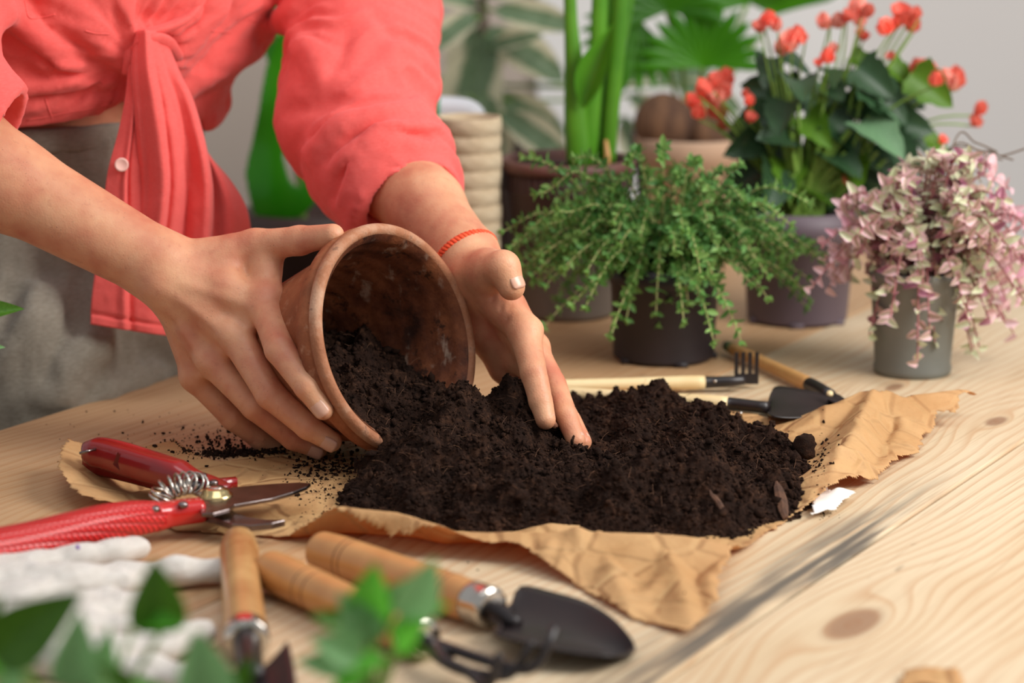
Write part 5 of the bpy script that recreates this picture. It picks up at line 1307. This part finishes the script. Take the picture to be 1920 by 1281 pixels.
for i, (x, y, s) in enumerate(FP):
    p = P(x, y, BY+PR.uniform(-.05, .02)); sc = s/1880*1.30; up = nrm(UP*.8+A(PR.normal(0, .5), -.45, 0))
    zf = frame(p-up*sc*.5, np.cross(up, A(1, .2, 0)), up, (sc, sc, sc)); inst('flower', fl[int(PR.choice(4, p=[.4, .2, .25, .15]))], be, zf)
    src = bc_+A((p-bc_)[0]*.3, 0, .17 if x > 1420 else .14); stems.append(tube(resample([src, (src+p)/2+UP*.01+A((p-src)[0]*.12, 0, 0), p-up*sc*.5], 8), np.linspace(.0014, .0009, 8), 5, cap=False))
mesh('stem', join(stems), MT['stem'], be, kind='stuff')

# ------------------------------------------------------------------ tall stalks in the dark planter
pc = A(P(1062, 600, 2.39)[0], 2.39, 0)
pl = thing('palm_planter', pc, 'dark worn planter with fluted collar holding tall bright green palm stalks', 'potted plant')
mesh('planter_body', lathe([(.046, 0), (.049, .002), (.050, .006), (.0625, .125), (.0635, .126), (.0635, .148), (.060, .148), (.047, .008), (0, .008)], pc, (0, 0, 1), 72), MT['planter'], pl)
mesh('planter_rim', lathe([(.0605, .146), (.0665, .146), (.0685, .150), (.068, .1555), (.064, .158), (.060, .156), (.0605, .146)], pc, (0, 0, 1), 72, True), MT['planter_rim'], pl, label='dull red-brown rim')
for k in range(54):
    a = k/54*2*math.pi; mesh('flute', box(pc+A(math.cos(a)*.0640, math.sin(a)*.0640, .1365), (.0009, .0013, .0090), np.array([[math.cos(a), -math.sin(a), 0], [math.sin(a), math.cos(a), 0], [0, 0, 1]])), MT['planter'], pl, False)
earth(pc, .058, .145, pl)
def stalk(px, w, y, tw=0.):
    pts = resample([P(a, b, y) for a, b in px], 30); rad = np.interp(np.linspace(0, 1, 30), np.linspace(0, 1, len(w)), w)/2/FPX*2.42
    mesh('stalk', tube(pts, rad, 12, .55, up=(0, 1, 0)), MT['stalk'], pl)
stalk([(1088, 310), (1080, 220), (1076, 120), (1070, 30), (1066, -140), (1062, -420)], [50, 44, 34, 24, 22, 18], 2.375)
stalk([(1096, 312), (1104, 250), (1112, 180), (1122, 100), (1126, 0), (1132, -160), (1136, -430)], [40, 44, 38, 34, 32, 28, 20], 2.385)
stalk([(1140, 305), (1145, 230), (1152, 150), (1160, 60), (1165, -20), (1172, -170), (1180, -440)], [28, 28, 30, 30, 30, 26, 20], 2.38)
stalk([(1138, 300), (1136, 240), (1146, 150), (1172, 40), (1180, -30), (1190, -170), (1205, -420)], [20, 22, 24, 24, 22, 20, 16], 2.395)
stalk([(1110, 305), (1130, 230), (1142, 140), (1148, 60), (1146, -20), (1146, -150), (1150, -400)], [26, 26, 26, 24, 22, 20, 16], 2.40)
V, Fs = leaf_vf(1, .34, 'lance', 12, 7, .5, -.05); b = P(1092, 205, 2.362); e = P(1152, 45, 2.362)
mesh('sheath_leaf', (apply(frame(b, e-b, A(-.4, -1, .1), float(np.linalg.norm(e-b))), V), Fs), MT['stalk'], pl)
mesh('dry_stub', tube([P(1139, 318, 2.36), P(1139, 290, 2.362), P(1136, 262, 2.364)], [.0034, .003, .0018], 10), MT['bamboo_dark'], pl)

# ------------------------------------------------------------------ stack of peat pots: every pot is its own thing
kc = A(P(880, 480, 2.36)[0], 2.36, 0)
names = ['lowest', 'second from the bottom', 'third from the bottom', 'fourth from the bottom', 'fifth from the bottom', 'fifth from the top', 'fourth from the top', 'third from the top', 'second from the top', 'topmost']
for k in range(10):
    zb = .0172*k; r = .0312+.00008*k; cc = kc+A(.0006*math.sin(k*2.1), .0006*math.cos(k*1.7), zb)
    body = [(.0205, 0), (.0225, .0005), (r-.0012, .0300), (r-.0007, .0312), (r, .0318), (r+.0003, .0400), (r-.0002, .0470), (r-.0010, .0475), (r-.0022, .0474), (r-.0030, .042), (.0200, .0026), (0, .0026)]
    V, Fs = lathe(body, cc, (0, 0, 1), 44); V = V+(.0007*fbm(V*170, 3))[:, None]*(V-cc)/.03*A(1, 1, .3)
    t = thing('peat_pot', cc, 'tan fibrous peat pot, %s in the nested stack behind the sleeve' % names[k], 'peat pot', 'nested stack of peat pots')
    mesh('pot_body', (V, Fs), MT['peat'], t)

# ------------------------------------------------------------------ pale clay bowl with two fibrous balls
cy_ = 2.72; cb = A(P(1296, 300, cy_)[0], cy_, 0); zt_ = P(1296, 268, cy_-.06)[2]
bo = thing('clay_bowl_pot', cb, 'pale clay pot behind the thyme holding two brown fibrous balls', 'flower pot')
mesh('pot_body', lathe([(.040, 0), (.043, .003), (.056, zt_-.028), (.0605, zt_-.026), (.0640, zt_-.002), (.0630, zt_), (.0575, zt_), (.054, zt_-.03), (.04, zt_-.05), (0, zt_-.05)], cb, (0, 0, 1), 64), MT['clay'], bo)
def fibre_ball(c, rx, rz, label, seed):
    V, Fs = lathe([(max(1e-4, rx*math.sin(t)**.8), -rz*math.cos(t)) for t in np.linspace(0, math.pi, 22)], c, nrm(A(.55, -.1, .8)), 72)
    q = V-np.asarray(c); V = c+q*(1+.03*np.sin(np.arctan2(q[:, 1], q[:, 0])*26+seed))[:, None]
    t = thing('fibre_ball', c-A(0, 0, rz), label, 'fibre ball', 'fibrous balls in the clay pot'); mesh('ball', (V, Fs), MT['fibre'], t)
    mesh('fibre_tuft', join([tube(resample([c+A(.55, -.1, .8)*rz*.95+A(.003*math.cos(k), .003*math.sin(k), 0), c+A(.55, -.1, .8)*rz*1.2+A(.006*math.cos(k), .006*math.sin(k), -.001*k)], 4), .0006, 4) for k in range(7)]), MT['bamboo_dark'], t)
fibre_ball(P(1247, 232, cy_-.012), .034, .032, 'larger brown fibrous ball at the left of the pale clay pot', 0)
fibre_ball(P(1328, 252, cy_-.010), .027, .024, 'smaller dark fibrous ball at the right of the pale clay pot', 2)

# ------------------------------------------------------------------ spray bottle (head seen between sleeve and peat pots)
sy = 2.50; sb = A(P(815, 300, sy)[0]+.002, sy, 0); hz = P(840, 210, sy)[2]
sp_ = thing('spray_bottle', sb, 'white and green trigger spray bottle half hidden behind the coral sleeve', 'spray bottle')
mesh('bottle', lathe([(.030, 0), (.034, .004), (.034, hz-.10), (.028, hz-.06), (.014, hz-.035), (.0135, hz-.022), (0, hz-.022)], sb, (0, 0, 1), 40), MT['spray_white'], sp_)
mesh('collar', lathe([(.0155, 0), (.0165, .002), (.0165, .016), (.014, .018), (0, .018)], sb+A(0, 0, hz-.038), (0, 0, 1), 32), MT['spray_green'], sp_, label='green screw collar')
hd = resample([sb+A(-.040, 0, hz-.004), sb+A(-.01, 0, hz+.001), sb+A(.018, 0, hz), sb+A(.034, 0, hz-.004), sb+A(.0415, 0, hz-.012)], 20)
mesh('spray_head', tube(hd, np.interp(np.linspace(0, 1, 20), [0, .3, .7, .9, 1], [.012, .0145, .0155, .0140, .0075]), 24, 1.05, power=2.6), MT['spray_white'], sp_, label='white spray head')
mesh('head_band', tube([sb+A(-.004, 0, hz+.0005), sb+A(.004, 0, hz+.0005)], .0162, 24, 1.05, power=2.6), MT['spray_green'], sp_, label='green band')
mesh('trigger', tube(resample([sb+A(.012, -.004, hz-.012), sb+A(.020, -.006, hz-.020), sb+A(.016, -.006, hz-.040)], 10), .0055, 12), MT['spray_green'], sp_, label='green trigger')

# ------------------------------------------------------------------ plants further back
def stool(c, h, r, label):
    t = thing('plant_stool', (c[0], c[1], FLOOR), label, 'stool'); mesh('seat', lathe([(0, -.022), (r-.004, -.022), (r, -.018), (r, -.003), (r-.004, 0), (0, 0)], A(c[0], c[1], h), (0, 0, 1), 40), MT['brown_pot'], t)
    for k in range(4):
        a = k*math.pi/2+.6; mesh('leg', tube([A(c[0]+math.cos(a)*r*.7, c[1]+math.sin(a)*r*.7, h-.02), A(c[0]+math.cos(a)*r*.95, c[1]+math.sin(a)*r*.95, FLOOR)], .014, 10), MT['brown_pot'], t)
# monstera
my = 2.72; mc = A(P(560, 400, my)[0]+.005, my, P(560, 455, my)[2]-.10)
stool(mc, mc[2], .13, 'dark brown round plant stool behind the person carrying the monstera')
mo = thing('potted_monstera', mc, 'glossy green monstera in a dark brown pot behind the person', 'potted plant')
mesh('pot', lathe([(.045, 0), (.05, .004), (.064, .11), (.068, .112), (.069, .138), (.062, .138), (.06, .12), (0, .12)], mc, (0, 0, 1), 48), MT['brown_pot'], mo); earth(mc, .06, .12, mo)
def big_leaf(outline, y, m, parent, base, hole=None, bow=.02, name='leaf'):
    """leaf from outline: closed blade meshed as a clipped grid, bowed along its width, with stalk"""
    pts = np.array([P(a, b, y) for a, b in outline]); ce = pts.mean(0); q2 = np.c_[pts[:, 0], pts[:, 2]]
    q, d, Fq = grid_clip(q2, .0018)
    ok = d > -.0005
    if hole is not None:
        h2 = np.array([P(a, b, y)[[0, 2]] for a, b in hole]); ok &= poly_sd(q, h2) < 0
    Fk = Fq[ok[Fq].all(1)]; w = q2[:, 0].max()-q2[:, 0].min()
    dep = y+bow*np.cos((q[:, 0]-ce[0])/w*2.6)*-1+.004*np.sin(q[:, 1]*60)
    V, F2 = compact(np.c_[q[:, 0], dep, q[:, 1]], Fk); o = mesh(name, (V, F2), m, parent); solid(o, .0008, 0)
    return o
def closed(px, n=60):
    p = np.array(px+px[:3], float); r = resample(np.c_[p, np.zeros(len(p))], n)[:, :2]; k = int(n*1.0/(len(p)-1)); return [tuple(x) for x in r[k:n-k]]
big_leaf(closed([(530, 60), (552, 130), (560, 200), (575, 270), (600, 330), (590, 380), (560, 405), (520, 420), (485, 410), (470, 370), (462, 320), (472, 270), (488, 200), (500, 130), (515, 80)]), my-.03, MT['monstera'], mo, None, closed([(535, 285), (560, 315), (566, 345), (548, 330)], 24))
mesh('stem', tube(resample([mc+UP*.12, P(560, 330, my), P(530, 150, my-.01), P(520, 40, my-.01), P(540, -80, my)], 24), .0045, 10), MT['stem'], mo)
big_leaf(closed([(500, 40), (560, 20), (600, 60), (580, 110), (540, 150), (500, 110)]), my+.05, MT['monstera'], mo, None, None)
# fan palm
fy = 2.80; fc = A(P(1290, 300, fy)[0], fy+.10, 0)
fp_ = thing('potted_fan_palm', fc, 'fan palm with pleated bright green leaves above the clay pot and fibrous balls', 'potted plant')
mesh('pot', pot_vf(fc, .05, .062, .12), MT['brown_pot'], fp_); earth(fc, .055, .11, fp_)
def fan(cx, cy, r, a0, a1, n, y, name='leaf', tilt=.25):
    c = P(cx, cy, y); R_ = r/FPX*y; parts_ = []
    for k in range(n):
        a = math.radians(a0+(a1-a0)*(k+.5)/n); da = abs(math.radians(a1-a0))/n; L = R_*(1-.18*abs((k+.5)/n-.5)*2); d = A(math.cos(a), -tilt*.6, math.sin(a)); s = A(-math.sin(a), 0, math.cos(a))
        V = []; nv = 9
        for j in range(nv):
            v = j/(nv-1); w = math.tan(da/2)*L*v*1.04 if v < .72 else math.tan(da/2)*L*.72*1.04*(1-(v-.72)/.28)**.7
            p = c+d*L*v-UP*R_*.10*v*v
            for u, zz in ((-1, 0), (0, -1), (1, 0)): V.append(p+s*w*u+A(0, 1, 0)*zz*w*.55)
        parts_.append((np.array(V), [(j*3+i, j*3+i+1, (j+1)*3+i+1, (j+1)*3+i) for j in range(nv-1) for i in range(2)]))
    o = mesh(name, join(parts_), MT['fan'], fp_); 
    mesh('leaf_stalk', tube(resample([fc+UP*.11, (fc+UP*.11+c)/2+A(.01, .01, .01), c], 14), .0028, 8), MT['stem'], fp_)
fan(1316, 128, 150, 178, 2, 13, fy-.02)
fan(1250, 22, 130, 200, -10, 12, fy-.03)
fan(1200, 40, 130, 160, 320, 11, fy-.01)
fan(1450, 30, 170, 150, 20, 10, fy+.12)
fan(1400, 10, 150, 190, 20, 11, fy+.10)
# variegated rubber plant
vy = 3.02; vc = A(P(900, 300, vy)[0], vy+.06, -.05)
stool(vc, vc[2], .13, 'dark brown round plant stool far back carrying the variegated rubber plant')
va = thing('potted_rubber_plant', vc, 'variegated rubber plant with grey-green leaves edged in cream, far back', 'potted plant')
mesh('pot', pot_vf(vc, .06, .075, .14), MT['brown_pot'], va); earth(vc, .066, .125, va)
trunk = resample([vc+UP*.12, P(905, 260, vy+.04), P(912, 120, vy+.04), P(905, 0, vy+.04), P(900, -160, vy+.04)], 24); mesh('stem', tube(trunk, np.linspace(.008, .005, 24), 10), MT['twig'], va)
fm = leaf_me('ficus_leaf', MT['ficus'], L=1, W=.5, shape='oval', nv=14, nu=9, cup=.22, droop=.18)
for (x0, y0, x1, y1, wd) in [(905, 40, 880, 190, .62), (915, 70, 850, 300, .42), (910, 60, 1060, 140, .38), (930, 20, 1080, 45, .32), (920, 90, 1010, 60, .30), (890, 30, 800, 90, .42), (895, 10, 810, -20, .4), (920, -10, 1000, -30, .4), (905, 180, 930, 330, .50), (925, 180, 1060, 250, .36), (940, 215, 1075, 300, .36), (885, 170, 815, 150, .45), (880, 180, 830, 250, .45), (900, 20, 870, 60, .5), (1180, 180, 1260, 230, .4), (1170, 220, 1200, 320, .4), (1230, 150, 1330, 130, .42), (1270, 160, 1390, 200, .36), (1160, 150, 1250, 120, .4)]:
    y = vy+PR.uniform(-.06, .06)+(.12 if x0 > 1100 else 0); p, e = P(x0, y0, y), P(x1, y1, y-.02); L = float(np.linalg.norm(e-p))
    inst('leaf', fm, va, frame(p, e-p, A(PR.uniform(-.3, .3), -1, .45), (L*wd*2.5, L, L)))
    i = int(np.argmin(np.linalg.norm(trunk-p, axis=1))); 
    mesh('leaf_stalk', tube(resample([trunk[i], (trunk[i]+p)/2-UP*.004, p], 6), .0022, 6), MT['stem'], va)

# ------------------------------------------------------------------ foreground plants (below and beside the frame)
def front_pot(c, label, name='potted_houseplant'):
    t = thing(name, c, label, 'potted plant'); mesh('pot', pot_vf(c, .032, .040, .055, .003, .003, .014), MT['grey_pot'], t); earth(c, .036, .048, t); return t
fm2 = [leaf_me('front_leaf', MT[m], L=1, W=.66, shape='tear', nv=12, nu=7, cup=.25, droop=.18) for m in ('front', 'front_b', 'front_g')]
def front_leaves(root, c, lst, y):
    for (x0, y0, x1, y1, w, k, dy, nx, nz_) in lst:
        p, e = P(x0, y0, y+dy), P(x1, y1, y+dy-.01); L = float(np.linalg.norm(e-p))
        inst('leaf', fm2[k], root, frame(p, e-p, A(nx, -1, nz_), (L*w/.66, L, L)))
        b = c+A((p-c)[0]*.12, (p-c)[1]*.12, .05); mesh('stem', tube(resample([b, (b+p)/2+A((p-b)[0]*-.12, 0, .004), p], 10), .0013, 7), MT['stem'], root)
c1 = A(P(190, 1500, 1.06)[0], 1.06, 0)
f1 = front_pot(c1, 'blurred leafy houseplant in the bottom left corner, nearest the camera')
front_leaves(f1, c1, [(-10, 1235, 137, 1118, .62, 0, .0, .2, .5), (300, 1190, 290, 1062, .80, 0, .02, .1, .8), (250, 1170, 340, 1165, .5, 1, .02, .1, 1.2), (130, 1290, 150, 1160, .60, 2, .0, .3, .3), (390, 1330, 372, 1195, .78, 2, -.01, .2, .4), (215, 1320, 190, 1190, .6, 2, .01, -.5, .4), (-30, 1250, 60, 1240, .6, 1, .01, .0, 1.4), (240, 1310, 190, 1250, .7, 0, .0, .2, 1), (420, 1320, 470, 1240, .5, 0, .0, .4, .8), (310, 1340, 260, 1270, .6, 1, .02, 0, 1.2), (10, 1330, 30, 1250, .7, 2, .0, 0, .6), (330, 1310, 430, 1290, .5, 0, .01, 0, .9), (-30, 1200, -5, 1120, .5, 0, .03, 0, .8)], 1.05)
c2 = A(P(690, 1500, 1.08)[0], 1.08, 0)
f2 = front_pot(c2, 'blurred bright green sprig at the bottom, in front of the cultivator handle')
front_leaves(f2, c2, [(690, 1165, 700, 1070, .8, 1, .01, .1, 1.2), (760, 1160, 815, 1060, .7, 2, .0, .4, .6), (770, 1170, 832, 1130, .6, 1, .01, .2, 1.2), (660, 1180, 590, 1150, .6, 0, .02, -.2, .8), (700, 1200, 640, 1120, .7, 2, .01, -.2, .6), (740, 1210, 790, 1170, .8, 1, .0, .2, .8), (680, 1230, 590, 1200, .7, 2, .0, -.2, .5), (720, 1230, 660, 1260, .7, 1, -.01, 0, 1.3), (740, 1220, 810, 1225, .5, 0, .01, .2, .9), (710, 1150, 760, 1090, .5, 2, .02, .3, .8), (650, 1250, 560, 1240, .6, 2, .01, -.3, .5), (700, 1190, 740, 1110, .6, 0, .02, 0, 1), (680, 1270, 620, 1290, .7, 1, 0, 0, 1.2), (760, 1190, 800, 1080, .4, 1, .03, .2, .5)], 1.07)
c3 = A(-.455, 1.66, 0)
f3 = thing('potted_cutting', c3, 'small leafy cutting whose leaf tips poke in at the left edge', 'potted plant')
mesh('pot', pot_vf(c3, .028, .034, .06), MT['black_pot'], f3); earth(c3, .03, .052, f3)
for (x0, y0, x1, y1, k) in ((-75, 600, 38, 570, 0), (-60, 660, 6, 646, 2)):
    p, e = P(x0, y0, 1.70), P(x1, y1, 1.70); L = float(np.linalg.norm(e-p)); inst('leaf', fm2[k], f3, frame(p, e-p, A(.2, -1, .9), (L*.7, L, L)))
    mesh('stem', tube(resample([c3+UP*.05, (c3+UP*.05+p)/2+A(-.004, 0, .004), p], 10), .0014, 7), MT['stem'], f3)
